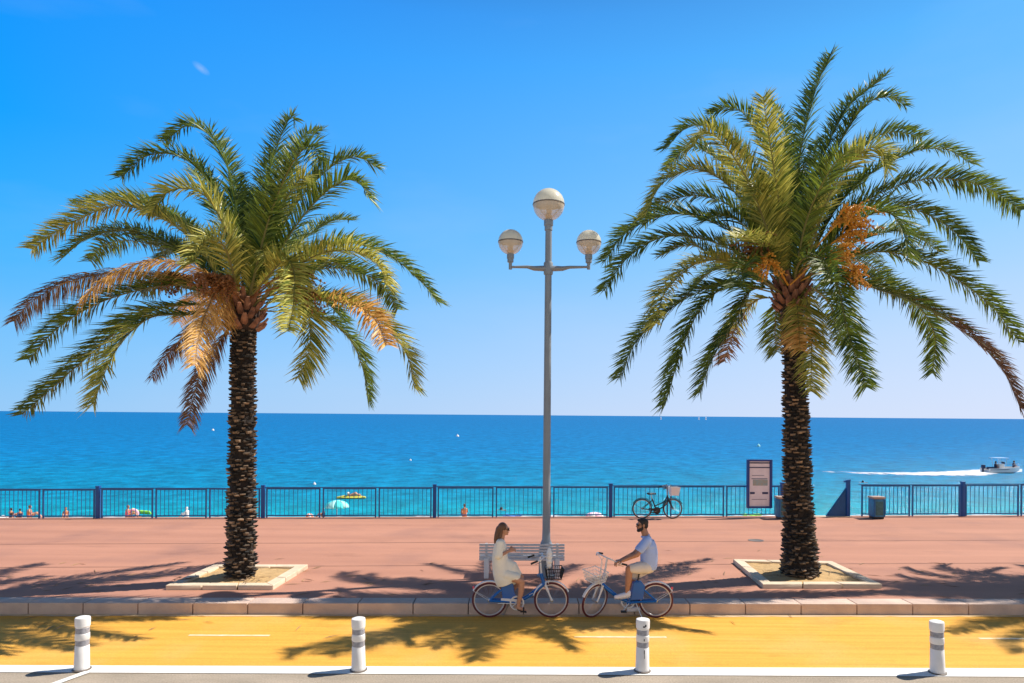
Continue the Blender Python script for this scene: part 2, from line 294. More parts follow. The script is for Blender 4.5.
def tube(bm, pts, rad, n=8, closed=False, caps=True, flat=1.0):
    pts = [V(p) for p in pts]; N = len(pts)
    if not hasattr(rad, '__len__'): rad = [rad]*N
    rings = []; u = None
    for i, p in enumerate(pts):
        if closed: d = pts[(i+1) % N]-pts[i-1]
        else: d = pts[min(i+1, N-1)]-pts[max(i-1, 0)]
        d.normalize()
        if u is None: u, v = frame_for(d)
        else:
            u = (u - d*u.dot(d)); u.normalize(); v = d.cross(u)
        rings.append([bm.verts.new(p + (u*math.cos(a)*rad[i] + v*math.sin(a)*rad[i]*flat)) for a in [2*math.pi*k/n for k in range(n)]])
    for i in range(N if closed else N-1):
        A, B = rings[i], rings[(i+1) % N]
        for k in range(n):
            bm.faces.new((A[k], A[(k+1) % n], B[(k+1) % n], B[k]))
    if caps and not closed:
        bm.faces.new(rings[0][::-1]); bm.faces.new(rings[-1])
def lathe(bm, prof, c=(0, 0, 0), n=24, axis='Z', mtx=None):
    c = V(c); rings = []
    for r, h in prof:
        ring = []
        for k in range(n):
            a = 2*math.pi*k/n
            p = V((r*math.cos(a), r*math.sin(a), h))
            if axis == 'Y': p = V((p.x, p.z, p.y))
            if axis == 'X': p = V((p.z, p.x, p.y))
            if mtx: p = mtx @ p
            ring.append(bm.verts.new(c+p))
        rings.append(ring)
    for A, B in zip(rings, rings[1:]):
        for k in range(n): bm.faces.new((A[k], A[(k+1) % n], B[(k+1) % n], B[k]))
    bm.faces.new(rings[0][::-1]); bm.faces.new(rings[-1])
def sphere(bm, c, r, u=16, v=10, rot=None):
    if not hasattr(r, '__len__'): r = (r, r, r)
    bmesh.ops.create_uvsphere(bm, u_segments=u, v_segments=v, radius=1.0,
        matrix=Matrix.Translation(c) @ (rot.to_4x4() if rot else Matrix.Identity(4)) @ Matrix.Diagonal((*r, 1)))
def cap(bm, a, ra, b, rb, n=12):            # tapered capsule
    a, b = V(a), V(b); tube(bm, [a, b], [ra, rb], n=n); sphere(bm, a, ra, n, 8); sphere(bm, b, rb, n, 8)
def chain(bm, pts, n=12):
    for (a, ra), (b, rb) in zip(pts, pts[1:]): cap(bm, a, ra, b, rb, n)
def quad(bm, pts): bm.faces.new([bm.verts.new(p) for p in pts])
def fuse(name, bm, m, parent=None, voxel=0.01, smooth=3, label=None):
    """one continuous surface from overlapping volumes"""
    me = bpy.data.meshes.new('tmp'); bm.to_mesh(me); bm.free()
    t = bpy.data.objects.new('tmp', me); col.objects.link(t)
    md = t.modifiers.new('r', 'REMESH'); md.mode = 'VOXEL'; md.voxel_size = voxel; md.adaptivity = 0
    if smooth:
        ms = t.modifiers.new('s', 'SMOOTH'); ms.factor = 0.5; ms.iterations = smooth
    dg = bpy.context.evaluated_depsgraph_get(); dg.update()
    me2 = bpy.data.meshes.new_from_object(t.evaluated_get(dg)); bpy.data.objects.remove(t)
    me2.name = name; me2.materials.clear(); me2.materials.append(M[m])
    for p in me2.polygons: p.use_smooth = True
    o = bpy.data.objects.new(name, me2); col.objects.link(o)
    if parent: o.parent = parent
    if label: o['label'] = label
    return o
def catmull(pts, n):
    pts = [V(p) for p in pts]; P_ = [pts[0]*2-pts[1]] + pts + [pts[-1]*2-pts[-2]]
    L = [0]
    for i in range(len(pts)-1): L.append(L[-1]+(pts[i+1]-pts[i]).length)
    out = []
    for k in range(n+1):
        s = L[-1]*k/n; i = 0
        while i < len(pts)-2 and L[i+1] < s: i += 1
        t = (s-L[i])/max(1e-6, L[i+1]-L[i]); a, b, c, d = P_[i:i+4]
        out.append(0.5*((2*b)+(c-a)*t+(2*a-5*b+4*c-d)*t*t+(3*b-3*c+d-a)*t**3))
    return out

# ------------------------------------------------------------------ ground, lane, kerb, promenade, beach, sea
def strip(fa, fb, z, x0=-60, x1=60, step=4):
    bm = nb(); a = None; x = x0
    while x <= x1:
        A = bm.verts.new((x, fa(x), z)); B = bm.verts.new((x, fb(x), z))
        if a: bm.faces.new((a[0], A, B, a[1]))
        a = (A, B); x += step
    return bm
struct('road', strip(lambda x: -40, lambda x: kerbY(x)+0.3, 0.0), 'road')
struct('cycle_lane', strip(lambda x: lineF(x)-0.02, lambda x: kerbY(x)+0.05, 0.004), 'lane')
random.seed(3)
bm = nb(); prev = None; x = -30
while x < 30:
    A = bm.verts.new((x, kerbY(x)-0.10-0.05*random.random(), 0.008)); B = bm.verts.new((x, kerbY(x)+0.04, 0.008))
    if prev: bm.faces.new((prev[0], A, B, prev[1]))
    prev = (A, B); x += 0.18
struct('gutter', bm, 'gutter')
struct('edge_line', strip(lineN, lineF, 0.008), 'line_paint')
bm = nb()
mid = line((189, 635.6), (1010, 639.0), 0.0)
x0 = G(189, 635.5).x
for k in range(-3, 6):
    xa = x0 + k*6.42; xb = xa+1.3
    if k == 1: xa -= 0.2
    quad(bm, [(xa, mid(xa)-0.035, 0.008), (xb, mid(xb)-0.035, 0.008), (xb, mid(xb)+0.035, 0.008), (xa, mid(xa)+0.035, 0.008)])
struct('lane_dashes', bm, 'worn_paint')
a, b2 = G(57, 683.5), G(88, 672.3)
dr = (b2-a).normalized(); sdv = V((-dr.y, dr.x, 0))*0.055
bm = nb(); a = a-dr*3
quad(bm, [a-sdv+V((0, 0, .012)), b2-sdv+V((0, 0, .012)), b2+sdv+V((0, 0, .012)), a+sdv+V((0, 0, .012))])
struct('angled_line', bm, 'line_paint')

# kerb stones
bm = nb(); xk = G(4, 614).x - 40.0
random.seed(5)
xa = G(4, 614).x - 0.955*30; xn = xa
for i in range(84):
    xa = xn; L_ = 1.0+.0052*min(max(xa, -12), 12); xm = xa+L_/2; xn = xa+L_
    box(bm, (xm, kerbY(xm)+0.19, 0.095+random.uniform(-.002, .002)), (L_-.015, 0.38, 0.22), Matrix.Rotation(kerbY.ang, 3, 'Z'), 0.016)
struct('kerb', bm, 'kerb_stone')
bm = strip(lambda x: kerbY(x)+0.02, lambda x: kerbY(x)+0.36, 0.17)
struct('kerb_mortar', bm, 'joint')

edge = lambda x: fenceY(x)+0.22
bm = nb(); pa = None
for x in range(-70, 71, 5):
    vs = [bm.verts.new(p) for p in ((x, kerbY(x)+0.37, ZP-0.15), (x, kerbY(x)+0.37, ZP), (x, edge(x), ZP), (x, edge(x), -5))]
    if pa:
        for k in range(3): bm.faces.new((pa[k], vs[k], vs[k+1], pa[k+1]))
    pa = vs
struct('promenade', bm, 'prom', smooth=False)
jl = [((0, 544.3), (1024, 540.2), .022), ((0, 567.5), (1024, 563), .022)]
for a, b2, wd in jl[:2]:
    f = line(a, b2, ZP); bm = strip(lambda x: f(x)-wd, lambda x: f(x)+wd, ZP+0.004)
    struct('paving_joint', bm, 'joint')
dc = G(756, 540.5, ZP); bm = nb()
lathe(bm, [(.21, .002), (.21, .008), (.185, .008), (.18, .005), (.02, .005)], dc, 24)
tag(obj('drain_cover', bm, 'ring_dark'), 'round dark drain cover flush in the red promenade near the information board', 'drain cover')
# beach
bm = nb(); rows = []
for x in range(-150, 151, 6):
    r = []
    for yo, z in ((-60, -2.2), (-8, -2.82), (-7, -2.88), (-4, -3.25), (-1, -3.66), (0, -3.8), (4, -4.5), (12, -7)):
        y = waterY(x)+yo if yo > -50 else edge(x)-0.5
        zz = z + (random.uniform(-.03, .03) if -8 < yo < 0 else 0)
        r.append(bm.verts.new((x, y, zz)))
    rows.append(r)
for A, B in zip(rows, rows[1:]):
    for k in range(len(A)-1): bm.faces.new((A[k], B[k], B[k+1], A[k+1]))
struct('beach', bm, 'sand')
bm = nb()
ys = [30, 60, 100, 180, 400, 1000, 3000, 10000, 35000]
rows = [[bm.verts.new((s*max(200, y*1.6), y, ZSEA)) for s in (-1, -.5, 0, .5, 1)] for y in ys]
for A, B in zip(rows, rows[1:]):
    for k in range(4): bm.faces.new((A[k], A[k+1], B[k+1], B[k]))
struct('sea', bm, 'sea', smooth=False)
# surf line
bm = nb(); lay = bm.verts.layers.float.new('foamy'); pa = None; x = -60
random.seed(9)
while x < 70:
    A = bm.verts.new((x, waterY(x)-0.5, ZSEA+0.08)); B = bm.verts.new((x, waterY(x)+0.3+0.4*math.sin(x*.8)+.3*random.random(), ZSEA+0.03))
    A[lay] = .4; B[lay] = .2
    if pa: bm.faces.new((pa[0], A, B, pa[1]))
    pa = (A, B); x += 0.6
struct('surf', bm, 'foam', kind='stuff')

# ------------------------------------------------------------------ tree surrounds
def surround(nl, nr, fl, fr, label):
    zt = ZP+0.09
    A, B = G(*nl, ZP), G(*nr, ZP); C, D = G(*fr, zt), G(*fl, zt)
    A.z = B.z = C.z = D.z = ZP
    cen = (A+B+C+D)/4
    t = thing('tree_surround', label, 'tree surround', cen, 0, 'stone tree surrounds')
    cs = [p-cen for p in (A, B, C, D)]
    bw = 0.21; inn = []
    for i in range(4):
        p, q, r = cs[i-1], cs[i], cs[(i+1) % 4]
        d1 = (q-p).normalized(); d2 = (r-q).normalized()
        n1 = V((-d1.y, d1.x, 0)); n2 = V((-d2.y, d2.x, 0)); bis = (n1+n2).normalized()
        inn.append(q + bis*bw/bis.dot(n1))
    for i in range(4):
        o0, o1, i0, i1 = cs[i], cs[(i+1) % 4], inn[i], inn[(i+1) % 4]
        for k in range(3):
            e = 0.006
            a, c = k/3+e*(k > 0), (k+1)/3-e*(k < 2)
            bm = nb()
            lo = [o0.lerp(o1, a), o0.lerp(o1, c), i0.lerp(i1, c), i0.lerp(i1, a)]
            vb = [bm.verts.new(p+V((0, 0, -.02))) for p in lo]; vt = [bm.verts.new(p+V((0, 0, .09))) for p in lo]
            bm.faces.new(vb[::-1]); bm.faces.new(vt)
            for j in range(4): bm.faces.new((vb[j], vb[(j+1) % 4], vt[(j+1) % 4], vt[j]))
            bmesh.ops.bevel(bm, geom=[e_ for e_ in bm.edges], offset=0.008, segments=1, affect='EDGES')
            obj('border_stone', bm, 'surround_stone', t)
    bm = nb(); n = 14; g = []
    random.seed(11)
    for i in range(n+1):
        row = []
        for j in range(n+1):
            p = inn[0].lerp(inn[1], i/n).lerp(inn[3].lerp(inn[2], i/n), j/n)
            r = p.length
            row.append(bm.verts.new(p+V((0, 0, 0.045+0.10*math.exp(-(r/.45)**2)+random.uniform(-.012, .012)))))
        g.append(row)
    for i in range(n):
        for j in range(n): bm.faces.new((g[i][j], g[i+1][j], g[i+1][j+1], g[i][j+1]))
    obj('soil', bm, 'soil', t)
surround((165.5, 590), (273, 590), (214, 564.3), (308, 564.3), 'square stone tree surround filled with soil under the left palm')
surround((763, 588.6), (882, 588.6), (733, 559), (832, 561), 'square stone tree surround filled with soil under the right palm')

# ------------------------------------------------------------------ palms
TINT = {'g': ((0.028, 0.075, 0.024), (0.27, 0.34, 0.045)), 'y': ((0.13, 0.18, 0.03), (0.72, 0.64, 0.14)),
        'd': ((0.42, 0.22, 0.04), (0.95, 0.60, 0.20)), 'b': ((0.13, 0.065, 0.035), (0.34, 0.20, 0.12))}
def frond(parent, origin, pts, kind, tipk=None, full=1.0, lmax=0.57, rng=random, label=None):
    """pts are world points; mesh is local to origin"""
    c = catmull([p-origin for p in pts], 90); n = len(c)
    Ltot = sum((c[i+1]-c[i]).length for i in range(n-1))
    bm = nb(); lay = bm.verts.layers.float_color.new('tint')
    def setc(v0, cc):
        for v in list(bm.verts)[v0:]: v[lay] = (*cc, 1)
    o = c[-1]-c[0]; o.z = 0
    if o.length < 0.3: o = c[n//2]-c[0]; o.z = 0
    if o.length < 0.05: o = V((0.3, -1, 0))
    side = V((0, 0, 1)).cross(o).normalized()
    twist = rng.uniform(-0.7, 0.7)
    # rachis
    rc = (0.30, 0.27, 0.10) if kind in 'gy' else (0.42, 0.25, 0.11)
    tube(bm, c[::3]+[c[-1]], [0.030*(1-0.93*k/(len(c[::3]))) for k in range(len(c[::3])+1)], n=5, flat=0.6)
    for v in bm.verts: v[lay] = (*rc, 1)
    pairs = int(Ltot*56*full); 
    for i in range(pairs):
        t = 0.13 + 0.865*(i+rng.random()*.7)/pairs; f = t*(n-1); k = min(int(f), n-2)
        p = c[k].lerp(c[k+1], f-k); T = (c[k+1]-c[k]).normalized()
        S = (side - T*side.dot(T)).normalized(); N = S.cross(T)*-1
        N = T.cross(S)*1.0
        if N.z < 0 and abs(T.z) < 0.8: N = -N
        rot = Matrix.Rotation(twist*(t*1.2), 3, T); S = rot @ S; N = rot @ N
        env = min(1, (t-0.08)/0.22) * (1-0.50*max(0, (t-0.6)/0.4)**1.5)
        ll = lmax*env*rng.uniform(.72, 1.18)*({'b': .6, 'd': .78}.get(kind, 1))
        fa = R(rng.uniform(30, 56)) + t*R(12)        # forward angle
        K = kind
        if tipk and t > rng.gauss(0.55, 0.12): K = tipk
        c0, c1 = TINT[K]; q = min(1, max(0, rng.gauss(.5, .32)))
        cc = tuple(c0[j]+(c1[j]-c0[j])*q for j in range(3))
        for sg in (-1, 1):
            va = rng.choice((0.15, 0.55, 0.9))+rng.uniform(-.2, .2)
            if kind in 'db': va -= 0.6
            D = (S*sg*math.cos(va)+N*math.sin(va))
            d = (T*math.cos(fa-.35)*.95 + D*math.sin(fa+.25)).normalized()
            W = d.cross(T).normalized() if rng.random() < .5 else d.cross(D.cross(d)).normalized()
            W = (T - d*T.dot(d)).normalized()*0.75 + N*rng.uniform(-.6, .6); W.normalize()
            wd = rng.uniform(.010, .0165)*(0.75 if kind in 'db' else 1)
            g = V((0, 0, -1)); dr_ = (rng.uniform(.08, .30) if kind in 'gy' else 0.45)
            p1 = p + d*ll*.5 + g*ll*dr_*.25; p2 = p + d*ll + g*ll*dr_
            a0 = bm.verts.new(p-W*wd*.6); a1 = bm.verts.new(p+W*wd*.6)
            b0 = bm.verts.new(p1-W*wd); b1 = bm.verts.new(p1+W*wd); e = bm.verts.new(p2)
            bm.faces.new((a0, a1, b1, b0)); bm.faces.new((b0, b1, e))
            for v in (a0, a1, b0, b1, e): v[lay] = (*cc, 1)
    me = bpy.data.meshes.new('frond'); bm.to_mesh(me); bm.free(); me.materials.append(M['leaf'])
    ob = bpy.data.objects.new('frond', me); col.objects.link(ob); ob.parent = parent
    if label: ob['label'] = label
    return ob

def trunk(parent, spine, rads, rough, seed):
    """spine: local points from ground up; rough(t) -> protrusion"""
    rng = random.Random(seed)
    c = catmull(spine, 60); n = len(c); L = sum((c[i+1]-c[i]).length for i in range(n-1))
    def rad(t):
        f = t*(len(rads)-1); k = min(int(f), len(rads)-2); return rads[k]+(rads[k+1]-rads[k])*(f-k)
    bm = nb(); lay = bm.verts.layers.float_color.new('tint'); tube(bm, c, [rad(i/(n-1))*0.90 for i in range(n)], n=20)
    for v in bm.verts: v[lay] = (.022, .014, .01, 1)
    h = 0.02; row = 0
    while h < L-0.05:
        t = h/L; f = t*(n-1); k = min(int(f), n-2); p = c[k].lerp(c[k+1], f-k); r = rad(t)
        rh = 0.050+0.022*rough(t); m_ = max(9, int(2*math.pi*r/0.135))
        for j in range(m_):
            a = 2*math.pi*(j+(row % 2)*.5+rng.uniform(-.16, .16))/m_
            if rng.random() < 0.16: continue
            nv = len(bm.verts)
            o = V((math.cos(a), math.sin(a), 0)); tn = V((-o.y, o.x, 0)); w_ = math.pi*r/m_*rng.uniform(.5, 1.1)
            pr = (0.008+0.060*rough(t))*rng.uniform(.4, 1.4); hh = rh*rng.uniform(.45, .95); z0 = V((0, 0, rng.uniform(-.028, .028)))
            b_ = p+o*r*0.88+z0
            vs = [bm.verts.new(q) for q in (
                b_-tn*w_*.8+V((0, 0, -hh*.55)), b_+tn*w_*.8+V((0, 0, -hh*.55)),
                b_+tn*w_+o*0.0+V((0, 0, hh*.5)), b_-tn*w_+V((0, 0, hh*.5)),
                b_-tn*w_*rng.uniform(.4, .8)+o*(pr*.45+.03)+V((0, 0, -hh*.35)), b_+tn*w_*rng.uniform(.4, .8)+o*(pr*.45+.03)+V((0, 0, -hh*.35)),
                b_+tn*w_*.72+o*(pr*rng.uniform(.7, 1.1)+.03)+V((0, 0, hh*rng.uniform(.1, .5))), b_-tn*w_*.72+o*(pr*rng.uniform(.7, 1.1)+.03)+V((0, 0, hh*rng.uniform(.1, .5))))]
            for q in ((0, 1, 5, 4), (1, 2, 6, 5), (2, 3, 7, 6), (3, 0, 4, 7), (4, 5, 6, 7)): bm.faces.new([vs[z] for z in q])
            g_ = rng.random()**2.1; tc_ = tuple(.022*(1-g_)+x*g_ for x in (.44, .31, .21))
            for v in vs: v[lay] = (*tc_, 1)
        h += rh*.86; row += 1
    return obj('trunk', bm, 'bark', parent, smooth=False)

def fruit(parent, origin, a, b, m, rng, n=34, spread=.16):
    """orange date bunch: a stalk from a to b ending in many beaded strands"""
    a, b = a-origin, b-origin+V((0, -.38, 0)); bm = nb()
    mid_ = (a+b)/2+V((0, 0, .12)); st = catmull([a, mid_, b], 8); tube(bm, st, 0.018, 5)
    for i in range(n):
        s = st[rng.randint(5, 8)]
        e = b + V((rng.gauss(0, spread), rng.gauss(0, spread), rng.uniform(-.42, .05)))
        m_ = (s+e)/2+V((0, 0, .06)); cs = catmull([s, m_, e], 7)
        tube(bm, cs, 0.006, 4)
        for k in range(2, 8):
            for _ in range(2):
                q = cs[k]+V((rng.uniform(-.02, .02), rng.uniform(-.02, .02), rng.uniform(-.03, .02)))
                bmesh.ops.create_icosphere(bm, subdivisions=1, radius=rng.uniform(.016, .025), matrix=Matrix.Translation(q))
    return obj('date_bunch', bm, m, parent, smooth=False)

def crown_base(parent, c, r, seed):
    rng = random.Random(seed); bm = nb()
    sphere(bm, c+V((0, 0, .22)), (r*.95, r*.95, .42), 16, 10)
    obj('crown_core', bm, 'fibre', parent)
    bm = nb()
    for i in range(46):
        a = i*2.399963; q = i/46; z = 0.0+q*.5; rr = r*(1.0-.35*q)
        o = V((math.cos(a), math.sin(a), 0)); b_ = c+o*rr*.8+V((0, 0, z-.05)); e = c+o*(rr+.12+.12*q)+V((0, 0, z+.10+.2*q))
        tube(bm, [b_, (b_+e)/2+o*.03, e], [.075, .065, .035], n=6, flat=.55)
    obj('leaf_bases', bm, 'boot', parent, smooth=False)

def palm(label, base_px, spine_px, rads, Y, fronds, rough, seed, bunches, Lf=4.9):
    rng = random.Random(seed)
    B = P(*base_px, Y); B.z = ZP+0.05
    t = thing('palm_tree', label, 'palm tree', B, 0, 'palm trees along the promenade')
    sp = [V((0, 0, -.1))] + [P(*q, Y)-B for q in spine_px]
    trunk(t, sp, rads, rough, seed)
    top = sp[-1]; crown_base(t, top-V((0, 0, .04)), rads[-1]*1.45, seed)
    cw = B+top+V((0, 0, .25))
    for fr in fronds:
        px, kind, dsgn = fr[0], fr[1], fr[2]
        tipk = fr[3] if len(fr) > 3 else None
        L2 = sum(math.hypot(px[i+1][0]-px[i][0], px[i+1][1]-px[i][1]) for i in range(len(px)-1))*Y/F
        if abs(dsgn) > 1.01: dy = dsgn
        else: dy = dsgn*min(2.9, math.sqrt(max(0.1, Lf*Lf-L2*L2)))*.9
        dy *= rng.choice((.25, .5, .8, 1.15)); dy = max(-2.6, min(3.4, dy))
        acc = 0; pts = []
        for i, q in enumerate(px):
            if i: acc += math.hypot(px[i][0]-px[i-1][0], px[i][1]-px[i-1][1])*Y/F
            tt = acc/L2; pts.append(P(q[0], q[1], Y + dy*tt**1.15))
        o = pts[-1]-cw; o.z = 0; o.normalize(); pts[0] = cw + o*rads[-1]*.5 + V((0, 0, rng.uniform(-.1, .3)))
        lab = {'d': 'dry orange frond', 'b': 'withered brown frond'}.get(kind)
        frond(t, B, pts, kind, tipk, rng=rng, label=lab)
    for (a, b, y, m_) in bunches:
        fruit(t, B, P(*a, Y+y*.4), P(*b, Y+y), m_, rng)
    return t

LF = [
 ([(246,300),(234,195),(214,140),(188,126),(165,142)],'g',1), ([(246,300),(226,215),(190,162),(150,155),(121,178)],'g',.8),
 ([(244,300),(232,245),(205,196),(172,190),(149,214)],'y',-.7), ([(242,300),(200,240),(150,205),(105,200),(74,206)],'g',.9),
 ([(240,300),(190,238),(125,206),(70,224),(31,250)],'y',-.5), ([(240,302),(190,256),(135,232),(92,236),(62,258)],'g',.8),
 ([(240,303),(195,262),(135,241),(103,246),(90,262)],'g',1), ([(240,305),(190,282),(130,272),(75,280),(34,300),(13,322)],'d',.5,'b'),
 ([(240,300),(200,270),(155,261),(112,274),(81,301)],'d',-.6), ([(240,308),(180,285),(112,298),(62,325),(28,360)],'g',.4),
 ([(240,312),(190,305),(140,316),(82,362),(22,415)],'g',-.3), ([(240,312),(195,314),(150,318),(115,352),(93,406)],'g',-.8,'y'),
 ([(240,315),(205,318),(180,340),(152,378)],'b',1.6), ([(242,302),(222,286),(207,310),(198,340),(195,366)],'d',-2.4),
 ([(243,320),(226,332),(202,370),(187,426)],'b',-1.5), ([(247,300),(262,205),(276,150),(290,118),(296,122)],'g',1),
 ([(248,300),(268,222),(292,164),(311,146),(320,162)],'g',-1.0), ([(248,300),(276,210),(298,143),(322,130)],'g',2.2),
 ([(250,300),(285,222),(325,172),(356,157),(379,169)],'g',.7), ([(250,300),(296,226),(332,187),(356,181),(370,199)],'g',-.7),
 ([(248,300),(268,245),(288,195),(303,178),(310,190)],'y',-2.6), ([(250,305),(300,262),(345,243),(388,255),(422,283),(438,303)],'g',-.3),
 ([(250,305),(300,264),(342,250),(375,262),(388,287)],'y',-1), ([(250,305),(310,272),(350,270),(382,285),(398,310)],'g',1),
 ([(250,310),(310,298),(350,303),(375,320),(387,346)],'y',-.9,'d'), ([(250,310),(318,300),(370,313),(404,350),(415,389)],'g',-.4,'y'),
 ([(250,312),(312,315),(346,335),(362,366),(368,402)],'g',.9), ([(252,308),(290,292),(308,315),(309,350),(298,379)],'y',-2.6),
 ([(250,302),(282,262),(294,272),(293,305),(288,332)],'y',-3.2), ([(244,300),(226,250),(208,240),(192,264)],'y',-3.2),
 ([(245,300),(242,225),(237,178)],'g',2.8), ([(249,300),(260,235),(268,186)],'g',-1.6), ([(244,300),(228,240),(207,190),(192,170)],'g',2.4),
 ([(246,300),(250,240),(252,190)],'g',3.2), ([(244,300),(215,250),(180,222),(150,215)],'g',2.9), ([(250,300),(290,250),(330,222),(352,220)],'g',3.1),
 ([(244,305),(215,290),(190,300),(178,322)],'d',2.6), ([(244,305),(200,292),(165,285),(140,292)],'g',3.2), ([(250,305),(290,300),(322,300),(345,322)],'g',3.3),
 ([(246,305),(236,280),(225,295),(222,330)],'d',-2.3), ([(248,300),(258,262),(262,250),(266,262)],'y',-3.0), ([(250,303),(300,280),(330,262),(360,275)],'g',3.0),
 ([(240,300),(205,258),(180,246),(160,260)],'g',2.6), ([(248,300),(276,262),(300,250),(322,262)],'y',2.4),
]
RF = [
 ([(789,280),(798,172),(815,92),(832,53)],'g',.6), ([(789,280),(790,182),(783,122),(768,103)],'g',.8),
 ([(787,280),(776,182),(766,118),(763,96)],'y',-1), ([(787,280),(772,172),(747,118),(727,107),(710,115)],'g',.5),
 ([(785,280),(757,182),(720,134),(690,126),(665,149)],'g',.5), ([(785,280),(752,190),(722,142),(704,133),(694,146)],'y',-.8),
 ([(785,280),(742,184),(702,150),(682,151),(668,170)],'g',.9), ([(783,280),(742,202),(702,170),(664,182),(644,218)],'y',-.6),
 ([(783,280),(742,216),(700,196),(662,204),(642,222)],'g',.9), ([(783,280),(736,235),(680,214),(630,230),(604,262)],'g',.3),
 ([(783,282),(732,250),(672,236),(630,256),(604,291)],'g',-.4), ([(783,283),(736,264),(700,262),(667,290),(655,326)],'y',-.9),
 ([(783,286),(732,284),(690,296),(640,337),(619,378)],'g',.3), ([(783,288),(732,286),(700,310),(680,356),(665,406)],'g',-.5),
 ([(784,290),(752,290),(734,322),(712,360),(700,393)],'g',-.9), ([(784,288),(757,300),(737,325),(724,362)],'y',1.9,'b'),
 ([(786,290),(778,302),(775,330),(777,352)],'g',2.2), ([(790,280),(815,182),(845,112),(886,75)],'g',.8),
 ([(790,280),(820,187),(858,114),(885,97),(906,106)],'g',-.5), ([(792,280),(828,190),(868,143),(895,132),(923,138)],'g',.6),
 ([(792,280),(830,194),(862,152),(881,150),(887,170)],'y',-1), ([(792,280),(840,202),(900,157),(943,149),(972,164)],'g',.6),
 ([(792,280),(850,212),(920,180),(980,185),(1022,211)],'g',-.3), ([(792,282),(850,218),(905,208),(950,228),(979,262)],'g',.6),
 ([(792,282),(846,230),(885,212),(904,234),(908,262)],'g',-1), ([(792,285),(860,254),(920,260),(985,300),(1020,343)],'g',-.3),
 ([(792,285),(850,279),(908,298),(934,333),(932,374)],'g',.7), ([(792,285),(850,282),(912,302),(962,330),(1000,366),(1021,409)],'g',-.2,'b'),
 ([(792,285),(824,252),(838,286),(848,332),(867,388)],'g',-1.0), ([(790,290),(803,286),(811,330),(811,392)],'y',-2.0),
 ([(786,280),(771,215),(760,188),(750,202)],'y',-2.8), ([(789,280),(800,205),(813,160),(817,140)],'g',1.8),
 ([(789,280),(782,205),(782,142)],'g',-1.2), ([(789,280),(770,222),(745,190),(725,180)],'g',3), ([(790,280),(812,226),(840,190),(866,182)],'g',3.1),
 ([(784,284),(745,272),(715,270),(690,292)],'g',3.0), ([(794,284),(830,262),(865,262),(895,288)],'g',3.1), ([(788,286),(765,262),(748,262),(738,290)],'g',-3.0),
 ([(790,286),(800,262),(822,258),(832,282)],'g',-3.1), ([(792,286),(815,290),(833,310),(842,345)],'g',2.6), ([(788,286),(776,262),(757,240),(735,238)],'y',-2.9),
 ([(784,284),(722,262),(690,245),(660,256)],'g',2.4), ([(793,283),(860,240),(905,232),(940,252)],'g',2.4), ([(790,280),(806,222),(830,170),(850,150)],'g',-2.2),
 ([(786,282),(750,232),(722,215),(702,222)],'g',-2.8), ([(789,288),(795,290),(798,318),(800,350)],'y',-1.6,'d'),
]
palm('left palm with a slim trunk and several orange and brown dry fronds', (240.5, 577), [(241,540),(242,470),(242.5,410),(243,360),(243.5,326)],
     [.275, .262, .25, .245, .24, .235, .24], 13.98, LF, lambda t: 0.95-0.72*max(0, (t-.35)/.65), 21,
     [((246,305),(212,278),-.7,'fruit_brown'), ((246,300),(310,275),-.5,'fruit_brown'), ((246,300),(312,292),-.5,'fruit_brown'), ((246,300),(230,282),-.4,'fruit_brown'), ((244,306),(178,278),.5,'fruit_brown')])
rp = palm('right palm with a thick base, mostly green fronds and orange date bunches', (801, 574), [(799.5,545),(797.5,480),(796,420),(793.5,350),(791,306)],
     [.38, .315, .265, .25, .235, .21, .20], 14.62, RF, lambda t: 1.0-0.45*t, 22,
     [((790,285),(846,212),-.6,'fruit'), ((790,285),(853,228),-.3,'fruit'), ((790,285),(838,252),-.9,'fruit'), ((788,285),(742,252),-.8,'fruit_brown'),
      ((788,285),(752,240),-.5,'fruit_brown'), ((788,285),(757,262),-.9,'fruit'), ((792,285),(848,272),-.5,'fruit')], Lf=5.0)
# the next palm of the row, just past the right edge: its shadow falls into the picture
t2 = rp.copy(); col.objects.link(t2); b3 = P(1288, 577, 15.3); t2.location = (b3.x, 15.6, ZP+.05); t2.rotation_euler = (0, 0, R(165))
t2['label'] = 'palm past the right edge that throws the shadow at far right'
for ch in list(rp.children):
    c2 = ch.copy(); col.objects.link(c2); c2.parent = t2

# dry leaflets dropped by the palms
rng_ = random.Random(77); bm = nb()
for k in range(170):
    sx_, sy_ = rng_.choice(((-6.1, 14.2), (5.9, 15.0))); x = sx_+rng_.gauss(0, 2.6); y = sy_+rng_.gauss(-.6, 1.3)
    if abs(x-sx_) < 1.25 and abs(y-sy_) < 1.5: z = ZP+.12; x = sx_+rng_.choice((-1, 1))*rng_.uniform(.5, .95); y = sy_-rng_.uniform(.3, .8)
    elif y > kerbY(x)+.4: z = ZP+.006
    elif y < kerbY(x)-.05: z = .016
    else: continue
    a = rng_.uniform(0, 3.14); L_ = rng_.uniform(.06, .22); d_ = V((math.cos(a), math.sin(a), 0)); n_ = V((-d_.y, d_.x, 0))*rng_.uniform(.006, .012); p = V((x, y, z))
    quad(bm, [p-d_*L_, p+n_-d_*.2*L_+V((0, 0, .012)), p+d_*L_+V((0, 0, .004)), p-n_+d_*.2*L_+V((0, 0, .006))])
M['dry_leaf'] = mat('dry_leaf', (.40, .25, .11), .8, c2=(.16, .09, .05), vscale=3)
struct('fallen_leaves', bm, 'dry_leaf', kind='stuff')

